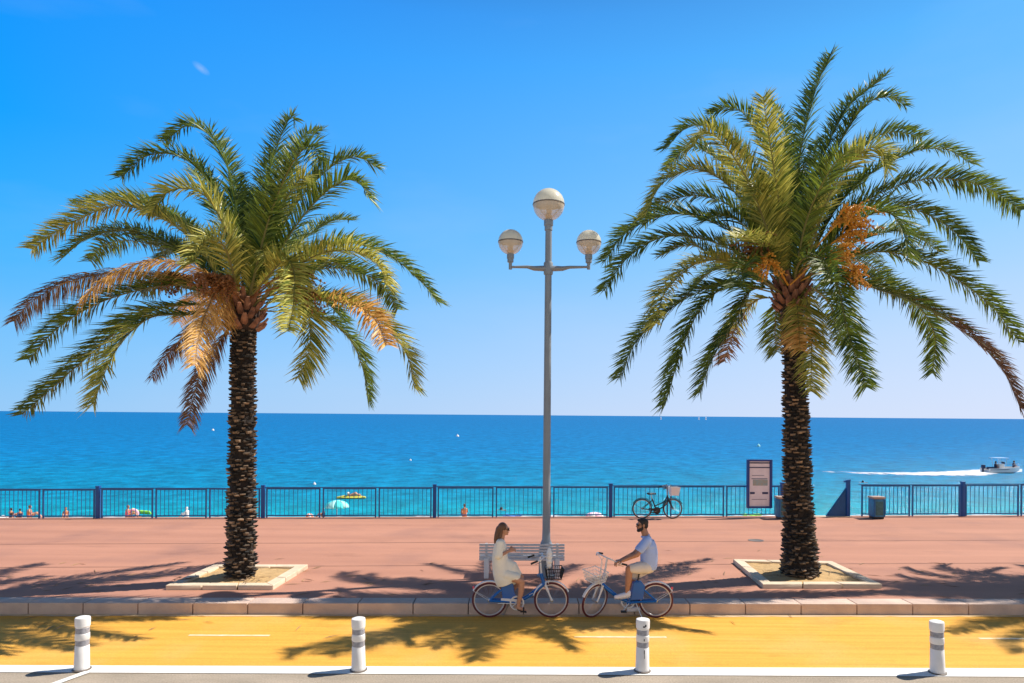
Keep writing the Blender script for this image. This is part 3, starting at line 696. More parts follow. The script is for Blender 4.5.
# ------------------------------------------------------------------ street lamp
YL = 14.57
LB = P(545.9, 577, YL); LB.z = ZP
lamp = thing('street_lamp', 'tall grey street lamp with three round globes', 'street lamp', LB)
top_z = P(548.6, 222, YL).z - ZP
bm = nb(); lathe(bm, [(.19, 0), (.19, .03), (.155, .05), (.15, .55), (.135, .66), (.088, .78), (.082, 1.0), (.07, top_z-.35), (.066, top_z)], n=16)
obj('pole', bm, 'pole_grey', lamp)
bm = nb(); box(bm, (0.02, -.152, .33), (.11, .012, .34), None, .01); obj('access_door', bm, 'pole_grey', lamp)
def globe(c, r):
    bm = nb(); prof = [(max(.001, r*math.cos(a)), r*math.sin(a)) for a in [R(90*k/10) for k in range(11)]]
    lathe(bm, prof, c, 28); g = obj('globe', bm, 'milk_glass', lamp)
    bm = nb(); prof = [(r*.995*math.cos(a), r*math.sin(a)-.004) for a in [R(-78+78*k/10) for k in range(11)]]
    lathe(bm, prof, c, 28); obj('clear_bowl', bm, 'clear_glass', g)
    bm = nb(); prof = [(r*1.012, -.012), (r*1.02, 0), (r*1.012, .012)]; lathe(bm, prof, c, 28); obj('seam', bm, 'ring_dark', g)
    bm = nb(); lathe(bm, [(.06, -r*.95), (.075, -r*.7), (.05, -r*.6), (.055, -r*.1)], c, 14)
    for k in range(4):
        a = k*math.pi/2+.4; tube(bm, [c+V((.07*math.cos(a), .07*math.sin(a), -r*.8)), c+V((r*.8*math.cos(a), r*.8*math.sin(a), -r*.12))], .008, 5)
    obj('lamp_fitting', bm, 'ring_dark', g)
    bm = nb(); h0 = -r*.975; k_ = r/.34
    lathe(bm, [(.05*k_, h0-.24*k_), (.085*k_, h0-.22*k_), (.085*k_, h0-.13*k_), (.10*k_, h0-.12*k_), (.10*k_, h0-.02), (.085*k_, h0+.02)], c, 16)
    obj('collar', bm, 'pole_grey', lamp)
globe(P(548.7, 204.6, YL)-LB, .335)
for gx, gy in ((510.6, 242), (588.8, 242.6)):
    g = P(gx, gy, YL)-LB; globe(g, .262)
    e = V((g.x, 0, P(gx, 267, YL).z-ZP)); s = 1 if g.x > 0 else -1
    zc = P(548, 268.5, YL).z-ZP
    bm = nb(); tube(bm, [V((s*.05, 0, zc)), V((s*.30, 0, zc)), V((s*.45, 0, zc+.03)), V((g.x-s*.02, 0, e.z+.0))], [.088, .07, .045, .034], n=10, flat=.7)
    tube(bm, [V((g.x, 0, e.z-.05)), V((g.x, 0, g.z-.262-.14))], .036, 10); obj('arm', bm, 'pole_grey', lamp)
bm = nb(); lathe(bm, [(.09, zc-.13), (.098, zc-.11), (.098, zc+.11), (.09, zc+.13)], (0, 0, 0), 16); obj('arm_bracket', bm, 'pole_grey', lamp)

# ------------------------------------------------------------------ bench
YB = 14.35
bl = P(479.2, 560, YB); br = P(564.6, 560, YB); bx = (bl.x+br.x)/2; bw = br.x-bl.x
bench = thing('park_bench', 'pale grey slatted bench behind the street lamp', 'bench', (bx, YB, ZP), fenceY.ang*.3)
zt = P(520, 543.6, YB).z-ZP; zb = P(520, 561, YB).z-ZP
ns = 6; hs_ = (zt-zb)/ns
for k in range(ns):
    bm = nb(); z = zb+hs_*(k+.5); box(bm, (0, .02*k/ns, z), (bw, .028, hs_*.78), None, .008); obj('back_slat', bm, 'bench_grey', bench)
for k in range(4):
    bm = nb(); box(bm, (0, .11+.115*k, .41), (bw, .10, .03), None, .008); obj('seat_slat', bm, 'bench_grey', bench)
for s in (-1, 1):
    bm = nb(); x = s*(bw/2-.15)
    box(bm, (x, -.005, zb/2+.03), (.095, .07, zb+.06), None, .012); box(bm, (x, .5, .19), (.08, .07, .38), None, .012); box(bm, (x, .25, .365), (.06, .45, .05), None, .01)
    obj('leg', bm, 'bench_leg', bench)
bm = nb(); box(bm, (-.0, .022, (zt+zb)/2), (.03, .02, zt-zb-.01)); 
for s in (-1, 1): box(bm, (s*(bw/2-.15), .035, (zt+zb)/2), (.05, .03, zt-zb))
obj('back_frame', bm, 'bench_leg', bench)

# ------------------------------------------------------------------ bollards
def make_bollard():
    t = thing('bollard', 'x', 'bollard', (0, 0, .012), 0, 'white lane bollards')
    bm = nb(); lathe(bm, [(.096, 0), (.099, .01), (.097, .05), (.089, .33), (.085, .335), (.085, .415), (.090, .42), (.093, .425), (.090, .50), (.085, .505), (.085, .595), (.090, .6), (.095, .605), (.097, .70), (.092, .722), (.06, .733), (.02, .736)], n=28)
    obj('post', bm, 'white_paint', t)
    for z in (.34, .51):
        bm = nb(); lathe(bm, [(.0835, z), (.0875, z+.002), (.0875, z+.072), (.0835, z+.074)], n=28); obj('reflective_band', bm, 'band', t)
    bm = nb(); lathe(bm, [(.12, 0), (.12, .008), (.1, .014)], n=24); obj('base_plate', bm, 'ring_dark', t)
    return t
M['band'] = mat('grey_band', (0.22, 0.22, 0.24), 0.4, c2=(.38, .38, .42), vscale=25)
labs = ['white bollard with grey bands, leftmost, where the angled white line meets the edge line',
        'white bollard with grey bands in front of the tree shadow, second from left',
        'scuffed white bollard with black marks in front of the man on the blue bicycle',
        'white bollard with grey bands, rightmost, near the right edge of the cycle lane']
bp = make_bollard(); spots = [(81.8, 669.9), (358.5, 670.6), (642.3, 671.4), (937.5, 673.2)]
for i, s in enumerate(spots):
    if i == 0: t = bp
    else:
        t = bp.copy(); col.objects.link(t)
        for ch in bp.children: c2 = ch.copy(); col.objects.link(c2); c2.parent = t
    g = G(*s); t.location = (g.x, g.y, .012); t.rotation_euler = ((0, .012, -.008, .01)[i], (.012, -.006, .006, -.03)[i], 0); t['label'] = labs[i]
    if i == 2:
        bm = nb()
        for (a, z, h, w_) in ((-1.45, .29, .05, .010), (-1.42, .23, .07, .006), (-1.5, .455, .03, .012), (-1.3, .655, .03, .02), (-1.55, .64, .02, .03)):
            a += .0; rr = .094
            box(bm, (rr*math.cos(a), rr*math.sin(a), z), (w_, .006, h), Matrix.Rotation(a+math.pi/2, 3, 'Z'))
        obj('scuff_mark', bm, 'rubber', t)

# ------------------------------------------------------------------ railing
def fence(xs_px, label, end_left=False, end_right=False):
    """xs_px: pixel columns of the thick blue posts"""
    X = []
    for px in xs_px:
        # intersection of pixel column with the fence line
        rx, _ = ray(px, 517); X.append(rx*(fenceY(0))/(1-fenceY.k*rx))
    rot = Matrix.Rotation(fenceY.ang, 3, 'Z')
    cen = V((X[len(X)//2], fenceY(X[len(X)//2]), ZP)); t = thing('railing', label, 'railing', cen)
    FH = lambda x: 0.925*(1+x*0.0055)
    P_ = lambda x, z, off=0: V((x, fenceY(x)+off, ZP+z*FH(x)))-cen
    for i, x in enumerate(X):
        if end_left and i == 0: continue
        bm = nb(); box(bm, P_(x, .59), (.115, .115, 1.18*FH(x)), rot, .012); box(bm, P_(x, 1.19), (.135, .135, .03), rot, .008)
        obj('post', bm, 'post_blue', t)
    for a, b in zip(X, X[1:]):
        npan = max(1, round((b-a)/1.9)); wdt = (b-a-.12)/npan
        for k in range(npan):
            x0_ = a+.06+k*wdt+.06; x1_ = x0_+wdt-.12; bm = nb()
            for z, th in ((1.07, .045), (.09, .035)):
                box(bm, P_((x0_+x1_)/2, z), (x1_-x0_+.05, .04, th), rot)
            for x in (x0_, x1_): box(bm, P_(x, .54), (.042, .042, 1.06*FH(x)), rot)
            nbar = 12
            for j in range(1, nbar):
                x = x0_+(x1_-x0_)*j/nbar; box(bm, P_(x, .58), (.015, .015, .96*FH(x)), rot)
            obj('panel', bm, 'fence_blue', t, smooth=False)
        bm = nb(); box(bm, P_((a+b)/2, 1.105), (b-a, .055, .028), rot); obj('handrail', bm, 'fence_blue', t)
    return t
fence([-240, -72, 98, 263, 434.5, 610.5, 782], 'long blue railing along the sea from the left edge to the information board')
fence([858.5, 962.5, 1130, 1290], 'blue railing along the sea, right of the stair gap', end_left=True)
# stair railing going down to the left beyond the edge
x1 = G(848, 516.5, ZP); x0 = x1+V((-1.75, .9, -1.1))
t = thing('stair_railing', 'dark blue sloping railing with a tall end post beside the beach stairs', 'railing', (x1.x-.02, fenceY(x1.x), ZP))
bm = nb(); box(bm, (0, 0, .62), (.12, .12, 1.28), None, .012); tube(bm, [(-.14, 0, 1.2), (0, 0, 1.23), (.08, 0, 1.25)], .035, 6); obj('end_post', bm, 'post_blue', t)
bm = nb(); dx, dz = -1.15, -1.65
tube(bm, [(0, .02, 1.05), (dx, .02, 1.05+dz)], .03, 6); tube(bm, [(0, .02, .05), (dx, .02, .05+dz)], .022, 6)
for k in range(1, 30):
    q = k/30; box(bm, (dx*q, .02, .55+dz*q), (.030, .03, 1.0))
for k in range(1, 12):
    q = k/12; tube(bm, [(0, .03, .05+q), (dx, .03, .05+q+dz)], .010, 4)
obj('panel', bm, 'fence_blue', t, smooth=False)
# beach stairs
bm = nb()
for k in range(14):
    box(bm, (x1.x+.3-.3*k, edge(x1.x)+.75, ZP-.16-.17*k-.4), (.34, 1.5, .8), None, .01)
tag(obj('beach_stairs', bm, 'concrete'), 'pale concrete stairs going down to the beach through the railing gap', 'stairs')
bm = nb(); a = G(814, 516.6, ZP); b_ = G(850, 516.4, ZP)
box(bm, ((a.x+b_.x)/2, edge(a.x)-.14, ZP+.003), (b_.x-a.x, .28, .03), Matrix.Rotation(fenceY.ang, 3, 'Z'), .005)
struct('threshold', bm, 'surround_stone')

# ------------------------------------------------------------------ litter bins
def litter_bin(px, py, label):
    g = G(px, py, ZP)
    t = thing('litter_bin', label, 'litter bin', g, .05, 'litter bins by the railing')
    bm = nb(); box(bm, (0, 0, .05), (.35, .31, .1), None, .01); obj('base', bm, 'black', t)
    bm = nb(); box(bm, (0, 0, .37), (.40, .36, .60), None, .03); obj('body', bm, 'bin_blue', t)
    bm = nb(); box(bm, (0, -.183, .36), (.25, .012, .46), None, .005); obj('door_panel', bm, 'bin_door', t)
    bm = nb()
    for s in (-1, 1): box(bm, (s*.175, -.19, .37), (.028, .018, .58), None, .004)
    obj('frame_strip', bm, 'fence_blue', t)
    bm = nb(); box(bm, (0, 0, .715), (.43, .39, .06), None, .02); box(bm, (0, 0, .685), (.36, .32, .03)); obj('lid', bm, 'bin_top', t)
M['bin_door'] = mat('bin_door', (0.02, 0.09, 0.11), 0.5, c2=(0.05, 0.17, 0.19), vscale=12)
litter_bin(876.5, 518.4, 'blue litter bin with a tan lid, by the railing right of the stair gap')
litter_bin(782.5, 518.6, 'blue litter bin half hidden behind the right palm trunk')

# ------------------------------------------------------------------ information board
YI = fenceY(7.2)-.16
tl = P(746.6, 459.4, YI); br_ = P(772, 508.2, YI); cx_ = (tl.x+br_.x)/2; zt_, zb_ = tl.z, br_.z; W_ = br_.x-tl.x; H_ = zt_-zb_
t = thing('information_board', 'upright information board in a dark blue frame mounted at the railing', 'sign', (cx_, YI, ZP), fenceY.ang)
zc_ = (zt_+zb_)/2-ZP
bm = nb(); box(bm, (0, .02, zc_), (W_-.06, .05, H_-.06)); obj('panel', bm, 'board_panel', t)
bm = nb()
for s in (-1, 1): box(bm, (s*(W_/2-.04), 0, zc_), (.085, .11, H_), None, .02); box(bm, (0, 0.002, zc_+s*(H_/2-.03)), (W_-.05, .105, .065), None, .015)
obj('frame', bm, 'board_frame', t)
for nm_, c_1, s_1 in (('header_bar', (0, -.008, zc_+H_/2-.115), (W_-.16, .012, .04)), ('header_bar', (0, -.008, zc_+H_/2-.27), (W_-.16, .012, .035)),
        ('dark_block', (-.24, -.008, zc_-H_*.19), (.16, .012, .07)), ('dark_block', (.20, -.008, zc_-H_*.19), (.2, .012, .07)), ('text_line', (0, -.008, zc_+.17), (W_-.32, .012, .02)), ('text_line', (-.05, -.008, zc_+.28), (W_-.45, .012, .012)), ('text_line', (0, -.008, zc_-H_*.32), (W_-.35, .012, .012))):
    bm = nb(); box(bm, c_1, s_1); obj(nm_, bm, 'board_ink', t)
bm = nb(); box(bm, (.03, -.007, zc_+.04), (W_-.36, .010, .2)); obj('map_print', bm, 'board_map', t)
bm = nb()
for s in (-1, 1): box(bm, (s*.25, .09, .85), (.04, .14, .04)); box(bm, (s*.25, .09, 1.06), (.04, .14, .04))
obj('bracket', bm, 'board_frame', t)

# ------------------------------------------------------------------ bicycles
def wheel(parent, r, tyre_m, rim_m, pos, steer=None, spokes=28):
    mt = steer if steer else Matrix.Identity(4)
    def T(bm): bmesh.ops.transform(bm, matrix=mt @ Matrix.Translation(pos), verts=bm.verts); return bm
    bm = nb(); lathe(bm, [(.012, -.05), (.028, -.045), (.022, -.03), (.022, .03), (.028, .045), (.012, .05)], (0, 0, 0), 12, axis='Y')
    for k in range(spokes):
        a = 2*math.pi*k/spokes; a2 = a+.28*(1 if k % 2 else -1); s = .026*(1 if k % 4 < 2 else -1)
        tube(bm, [(.024*math.cos(a), s, .024*math.sin(a)), ((r-.035)*math.cos(a2), 0, (r-.035)*math.sin(a2))], .0016, 4, caps=False)
    wo = obj('wheel', T(bm), 'steel', parent, smooth=False)
    N = 40; bm = nb()
    tube(bm, [((r-.018)*math.cos(2*math.pi*k/N), 0, (r-.018)*math.sin(2*math.pi*k/N)) for k in range(N)], .0195, 8, closed=True); obj('tyre', T(bm), tyre_m, wo)
    bm = nb(); tube(bm, [((r-.041)*math.cos(2*math.pi*k/N), 0, (r-.041)*math.sin(2*math.pi*k/N)) for k in range(N)], .0125, 6, closed=True); obj('rim', T(bm), rim_m, wo)
    return wo
def fender(bm, c, r, a0, a1, w_=.03):
    pts = [(c[0]+r*math.cos(a), 0, c[2]+r*math.sin(a)) for a in [R(a0+(a1-a0)*k/16) for k in range(17)]]
    prev = None
    for i, p in enumerate(pts):
        p = V(p); o = (p-V(c)).normalized(); vs = [bm.verts.new(p+V((0, s*w_, 0))+o*h) for s, h in ((-1, -.012), (-.7, .004), (0, .010), (.7, .004), (1, -.012))]
        if prev:
            for k in range(4): bm.faces.new((prev[k], vs[k], vs[k+1], prev[k+1]))
        prev = vs
def city_bike(loc, rz, label, steer_deg, basket_m, crank_deg, style='share', r=.31, wb=1.10):
    S = r/.31
    t = thing('bicycle', label, 'bicycle', loc, rz, 'blue share bicycles' if style == 'share' else None)
    sh = style == 'share'
    fr = 'bike_blue' if sh else 'black'; tm = 'tyre_red' if sh else 'tyre_black'; rm = 'rim' if sh else 'steel'; wm = 'bike_white' if sh else 'black'
    A = V((0, 0, r)); Bf = V((wb, 0, r)); BB = V((.487, 0, .27)); HT = V((wb-.18, 0, .76)); HB = V((wb-.135, 0, .60)); SC = V((.33, 0, .66))
    axis = (V((wb-.05, 0, r))-HT).normalized()
    ST = Matrix.Translation(HT) @ Matrix.Rotation(R(steer_deg), 4, -axis) @ Matrix.Translation(-HT)
    wheel(t, r, tm, rm, A); wheel(t, r, tm, rm, Bf, ST)
    bm = nb()
    if sh:
        tube(bm, catmull([HB, HB+V((-.14, 0, -.12)), V((.66, 0, .36)), BB+V((.03, 0, .03))], 10), [.036]*5+[.034]*6, 10)
    else:
        tube(bm, catmull([HB, V((.75, 0, .42)), BB], 10), .022, 8); tube(bm, catmull([HT, V((.72, 0, .55)), V((.42, 0, .42))], 10), .018, 8)
    tube(bm, [HT+V((-.01, 0, .02)), HB+V((.012, 0, -.03))], .032 if sh else .024, 10)
    tube(bm, [BB, SC], .022, 8)
    for s in (-1, 1):
        tube(bm, [BB+V((0, s*.03, 0)), V((.3, s*.055, .295)), A+V((0, s*.062, 0))], .021 if sh else .012, 8)
        tube(bm, [SC+V((0, s*.03, -.06)), A+V((0, s*.062, 0))], .013 if sh else .010, 8)
    lathe(bm, [(.038, -.04), (.038, .04)], BB, 12, 'Y'); fo = obj('frame', bm, fr, t)
    if sh:
        bm = nb(); a, b = HB+V((-.2, -.037, -.16)), V((.70, -.037, .41)); tube(bm, [a, b], [.014, .014], 6, flat=.4); obj('decal', bm, 'bike_white', fo)
        bm = nb()       # blue side case between seat tube and rear wheel
        poly = [(.235, .335), (.46, .325), (.415, .64), (.27, .66), (.20, .57)]
        for s in (-1, 1):
            pass
        vs1 = [bm.verts.new((x, -.055, z)) for x, z in poly]; vs2 = [bm.verts.new((x, .055, z)) for x, z in poly]
        bm.faces.new(vs1[::-1]); bm.faces.new(vs2)
        for k in range(5): bm.faces.new((vs1[k], vs1[(k+1) % 5], vs2[(k+1) % 5], vs2[k]))
        bmesh.ops.bevel(bm, geom=list(bm.edges), offset=.012, segments=2, affect='EDGES'); obj('side_case', bm, 'bike_blue', t)
    bm = nb(); tube(bm, [SC+V((0, 0, -.03)), SC+V((-.03, 0, .14))], .014, 8); obj('seat_post', bm, 'steel' if not sh else 'black', t)
    bm = nb(); sc = SC+V((-.04, 0, .17))
    for (x, y, rr) in ((-.06, -.055, .06), (-.06, .055, .06), (0, 0, .065), (.08, 0, .04), (.15, 0, .026)): sphere(bm, sc+V((x, y, -.005)), (rr*1.25, rr, .036), 10, 8)
    fuse('saddle', bm, 'black', t, .012, 3)
    # fenders
    bm = nb(); fender(bm, A, r+.028, 12, 150); 
    for s in (-1, 1): tube(bm, [A+V((0, s*.06, 0)), A+V(((r+.02)*math.cos(R(150)), s*.028, (r+.02)*math.sin(R(150))))], .004, 4)
    obj('rear_fender', bm, wm, t)
    bm = nb(); fender(bm, Bf, r+.028, 25, 165); bmesh.ops.transform(bm, matrix=ST, verts=bm.verts); obj('front_fender', bm, wm, t)
    if sh:
        bm = nb(); box(bm, A+V(((r+.06)*math.cos(R(140)), 0, (r+.04)*math.sin(R(140)))), (.03, .06, .045), None, .008); obj('rear_light', bm, 'red_cloth', t)
    # fork, stem, bars
    bm = nb()
    tube(bm, [HB+V((.01, 0, .0)), HB+V((.03, 0, -.02))], .03, 8)
    for s in (-1, 1): tube(bm, catmull([HB+V((.02, s*.045, -.01)), HB+V((.065, s*.058, -.12)), Bf+V((0, s*.06, 0))], 8), [.021]*4+[.015]*5, 8)
    bmesh.ops.transform(bm, matrix=ST, verts=bm.verts); obj('fork', bm, wm, t)
    zh = .31
    C = HT+V((-.03, 0, zh)); bm = nb()
    tube(bm, [HT, C+V((.0, 0, 0))], .017, 8)
    tube(bm, catmull([C+V((-.16, -.30, -.05)), C+V((-.02, -.27, .0)), C+V((.06, -.14, .035)), C+V((.035, 0, .02)), C+V((.06, .14, .035)), C+V((-.02, .27, .0)), C+V((-.16, .30, -.05))], 28), .0115, 7)
    bmesh.ops.transform(bm, matrix=ST, verts=bm.verts); hb = obj('handlebar', bm, 'bike_white' if sh else 'steel', t)
    for s in (-1, 1):
        bm = nb(); tube(bm, [C+V((-.19, s*.305, -.06)), C+V((-.07, s*.283, -.018))], .018, 8); bmesh.ops.transform(bm, matrix=ST, verts=bm.verts); obj('grip', bm, 'rubber', hb)
        bm = nb(); tube(bm, [C+V((-.0, s*.26, .01)), C+V((.03, s*.25, -.03)), C+V((-.11, s*.30, -.07))], .006, 5); bmesh.ops.transform(bm, matrix=ST, verts=bm.verts); obj('brake_lever', bm, 'steel', hb)
    bm = nb(); pts = catmull([C+V((-.02, .25, .0)), C+V((.13, .14, .08)), C+V((.13, 0, -.02)), HB+V((.08, .02, 0))], 14); tube(bm, pts, .005, 5)
    pts = catmull([C+V((-.02, -.25, .0)), C+V((.14, -.14, .06)), C+V((.12, 0, -.05)), HB+V((.08, -.02, 0))], 14); tube(bm, pts, .005, 5)
    bmesh.ops.transform(bm, matrix=ST, verts=bm.verts); obj('brake_cable', bm, 'bike_white' if sh else 'black', t)
    # basket
    bm = nb(); bx0 = wb-.10; bz0, bz1 = (.70, .88) if sh else (.78, 1.04); L0, L1, w0, w1 = .24, .31, .13, .17
    c0 = V((bx0+.14, 0, bz0)); c1 = V((bx0+.15, 0, bz1))
    def rect(c, L, w_): return [c+V((-L/2, -w_, 0)), c+V((L/2, -w_, 0)), c+V((L/2, w_, 0)), c+V((-L/2, w_, 0))]
    for q in (0, .33, .66, 1):
        rr = rect(c0.lerp(c1, q), L0+(L1-L0)*q, w0+(w1-w0)*q); tube(bm, rr, .009 if q in (0, 1) else .0055, 5, closed=True)
    b0, b1 = rect(c0, L0, w0), rect(c1, L1, w1)
    for k in range(4):
        for j in range(8):
            tube(bm, [b0[k].lerp(b0[(k+1) % 4], j/8), b1[k].lerp(b1[(k+1) % 4], j/8)], .005, 4)
    for j in range(9): tube(bm, [b0[0].lerp(b0[1], j/8), b0[3].lerp(b0[2], j/8)], .0035, 4)
    for s in (-1, 1): tube(bm, [c0+V((-.1, s*.06, 0)), V((wb-.09, s*.02, bz0-.03))], .007, 5)
    if not sh:
        for k in range(4):
            quad(bm, [b0[k]*.995, b0[(k+1) % 4]*.995, b1[(k+1) % 4]*.995, b1[k]*.995])
    bmesh.ops.transform(bm, matrix=ST, verts=bm.verts); bk = obj('basket', bm, basket_m, t, smooth=False)
    # drivetrain
    bm = nb(); lathe(bm, [(.115, -.052), (.12, -.05), (.12, -.044), (.115, -.042)], BB, 28, 'Y') if not sh else None
    if sh:
        N = 30; tube(bm, [BB+V((.115*math.cos(2*math.pi*k/N), -.062, .115*math.sin(2*math.pi*k/N))) for k in range(N)], .016, 6, closed=True)
        for k in range(5): a = k*1.257; tube(bm, [BB+V((0, -.062, 0)), BB+V((.11*math.cos(a), -.062, .11*math.sin(a)))], .009, 5)
    obj('chain_ring', bm, 'bike_white' if sh else 'black', t)
    bm = nb(); box(bm, ((BB.x+.10)/2+.06, -.064, .325), (.30, .014, .045), Matrix.Rotation(R(4), 3, 'Y'), .005)
    box(bm, ((BB.x+.10)/2+.02, -.062, .265), (.33, .008, .012)); obj('chain_guard', bm, wm, t)
    for s, ca in ((-1, crank_deg), (1, crank_deg+180)):
        d = V((math.cos(R(ca)), 0, math.sin(R(ca)))); e = BB+d*.165; bm = nb()
        tube(bm, [BB+V((0, s*.075, 0)), e+V((0, s*.085, 0))], [.013, .010], 6); ck = obj('crank', bm, 'steel', t)
        bm = nb(); box(bm, e+V((0, s*.135, 0)), (.10, .085, .025), None, .005); obj('pedal', bm, 'rubber', ck)
    bm = nb(); tube(bm, [V((.36, .05, .27)), V((.26, .16, .01))], .010, 6); tube(bm, [V((.26, .16, .01)), V((.22, .17, .008))], .010, 6); obj('kickstand', bm, 'steel', t)
    bm = nb(); sphere(bm, HB+V((.085, 0, .06)), (.03, .028, .028), 10, 8); bmesh.ops.transform(bm, matrix=ST, verts=bm.verts); obj('headlight', bm, 'steel', t)
    return t
ang = kerbY.ang
YW = 12.24; YM = 12.28
wp = G(489.3, 617.8); mp_ = G(655.7, 618.2)
city_bike((wp.x, wp.y, .008), ang, 'blue share bicycle with a black basket, ridden by the woman in the cream dress', 4, 'black', -48)
city_bike((mp_.x, mp_.y, .008), math.pi+ang*.4, 'blue share bicycle with a white wire basket and turned front wheel, ridden by the man', 40, 'bike_white', 130)
fb = G(640.2, 516.9, ZP)
city_bike((fb.x, fb.y-.38, ZP), fenceY.ang, 'black city bicycle with a white front basket parked against the railing', 2, 'cloth_white', 200, style='city', r=.33, wb=1.03)

# white bag in the woman's basket
bgp = P(549.3, 558.5, YW)
bm = nb(); 
for z, r_ in ((-.12, .045), (-.05, .058), (.03, .06), (.10, .055), (.14, .035)): sphere(bm, (0, 0, z), (r_, r_*1.0, .06), 12, 8)
bg_ = fuse('bag', bm, 'cloth_white', None, .012, 3); bg_.location = bgp
tag(bg_, 'rounded white bag standing in the black basket of the woman\'s bicycle', 'bag')

# ------------------------------------------------------------------ riders
def hand(bm, wrist, d, nrm, s=1, grip=1.0):
    """wrist point, direction of the palm, back-of-hand normal, thumb side s"""
    d = V(d).normalized(); nrm = V(nrm); nrm = (nrm-d*nrm.dot(d)).normalized(); sd_ = d.cross(nrm)*s
    for k, o in enumerate((-.028, -.009, .010, .028)):
        b = wrist+sd_*o*.7; kn = wrist+d*.085+sd_*o; cap(bm, b, .013, kn, .012, 8)
        L = (.040, .046, .043, .033)[k]; a = kn; dd = d.copy(); rad_ = .0092
        for j in range(3):
            dd = Matrix.Rotation(R(28+22*grip), 3, sd_*(-s)) @ dd if False else (dd*math.cos(R(20+32*grip)) - nrm*math.sin(R(20+32*grip))).normalized() if j == 0 else (dd+(dd-d*1.15)*.55*grip).normalized()
            e = a+dd*L*(1-.2*j); cap(bm, a, rad_, e, rad_*.92, 8); a = e
    tb = wrist+d*.03+sd_*-.03; t1 = tb+(d*.55-sd_*.7-nrm*.35).normalized()*.042; t2 = t1+(d*.85-nrm*.5).normalized()*.034
    chain(bm, [(tb, .014), (t1, .012), (t2, .010)], 8)
def head(bm, c, f, up=V((0, 0, 1)), s=1.0):
    """c centre of skull, f face direction"""
    f = V(f).normalized(); u = (up-f*up.dot(f)).normalized(); r = f.cross(u); Rm = Matrix((r, f, u)).transposed()
    w2 = lambda x, y, z: c+(r*x+f*y+u*z)*s
    sphere(bm, w2(0, -.012, .022), (.074*s, .092*s, .092*s), 20, 14, Rm)
    sphere(bm, w2(0, .022, -.035), (.057*s, .062*s, .078*s), 16, 12, Rm)
    sphere(bm, w2(0, .068, -.088), (.026*s, .022*s, .022*s), 12, 8, Rm)          # chin
    cap(bm, w2(0, .082, .018), .011*s, w2(0, .104, -.022), .014*s, 8)            # nose
    for q in (-1, 1):
        sphere(bm, w2(q*.012, .096, -.026), .010*s, 8, 6); sphere(bm, w2(q*.03, .076, .028), (.024*s, .014*s, .012*s), 10, 6, Rm)   # nostril, brow
        sphere(bm, w2(q*.077, -.008, -.008), (.012*s, .022*s, .032*s), 10, 8, Rm)                                                     # ear
        sphere(bm, w2(q*.038, .058, -.03), (.022*s, .02*s, .024*s), 10, 8, Rm)                                                        # cheek
    cap(bm, w2(-.02, .084, -.056), .007*s, w2(.02, .084, -.056), .007*s, 8)
    return w2, Rm
def face_bits(w2, t, skin_lips='lips'):
    bm = nb(); tube(bm, [w2(-.024, .086, -.054), w2(0, .094, -.052), w2(.024, .086, -.054)], [.003, .0065, .003], 6); obj('lips', bm, skin_lips, t)
def glasses(w2, Rm, t):
    bm = nb()
    for q in (-1, 1):
        sphere(bm, w2(q*.034, .090, .006), (.030, .010, .023), 12, 8, Rm)
        tube(bm, [w2(q*.062, .086, .012), w2(q*.078, .03, .012), w2(q*.080, -.02, .006)], .0045, 5)
    tube(bm, [w2(-.012, .100, .012), w2(.012, .100, .012)], .005, 5)
    obj('sunglasses', bm, 'black', t)

# --- woman
q = lambda px, py, dy=0: P(px, py, YW+dy)
base = V((q(508, 600).x, YW, 0.0))
wt = thing('person', 'woman with long brown hair and a cream dress sitting on the left bicycle, facing right', 'person', base)
o_ = lambda px, py, dy=0: q(px, py, dy)-base
bm = nb()
hc = o_(503.9, 529.2); w2, Rm = head(bm, hc, V((1, -.05, -.02)), s=.94)
chain(bm, [(hc+V((-.02, 0, -.06)), .047), (o_(501.3, 540.5), .052)])
sh_n, sh_f = o_(499.8, 543, -.165), o_(500.5, 543, .165)
chain(bm, [(sh_n, .05), (o_(500.6, 541.5), .065), (sh_f, .05)])
for (x, y, r3) in ((500.3, 545, (.095, .15, .09)), (500, 551, (.10, .14, .12)), (499.8, 560, (.095, .125, .12)), (501, 569, (.115, .15, .12)), (503, 575, (.14, .165, .10))): sphere(bm, o_(x, y), r3, 16, 10)
# arms
el_n, el_f = o_(498.3, 556.3, -.21), o_(500.5, 556.5, .20); wr_n, wr_f = o_(509.3, 550.8, -.075), o_(509.6, 550.2, .07)
chain(bm, [(sh_n, .046), (el_n, .036), (wr_n, .024)]); chain(bm, [(sh_f, .046), (el_f, .036), (wr_f, .024)])
hand(bm, wr_n, V((.75, .25, .25)), V((-.2, -.9, .3)), 1, .8); hand(bm, wr_f, V((.75, -.25, .25)), V((-.2, .9, .3)), -1, .8)
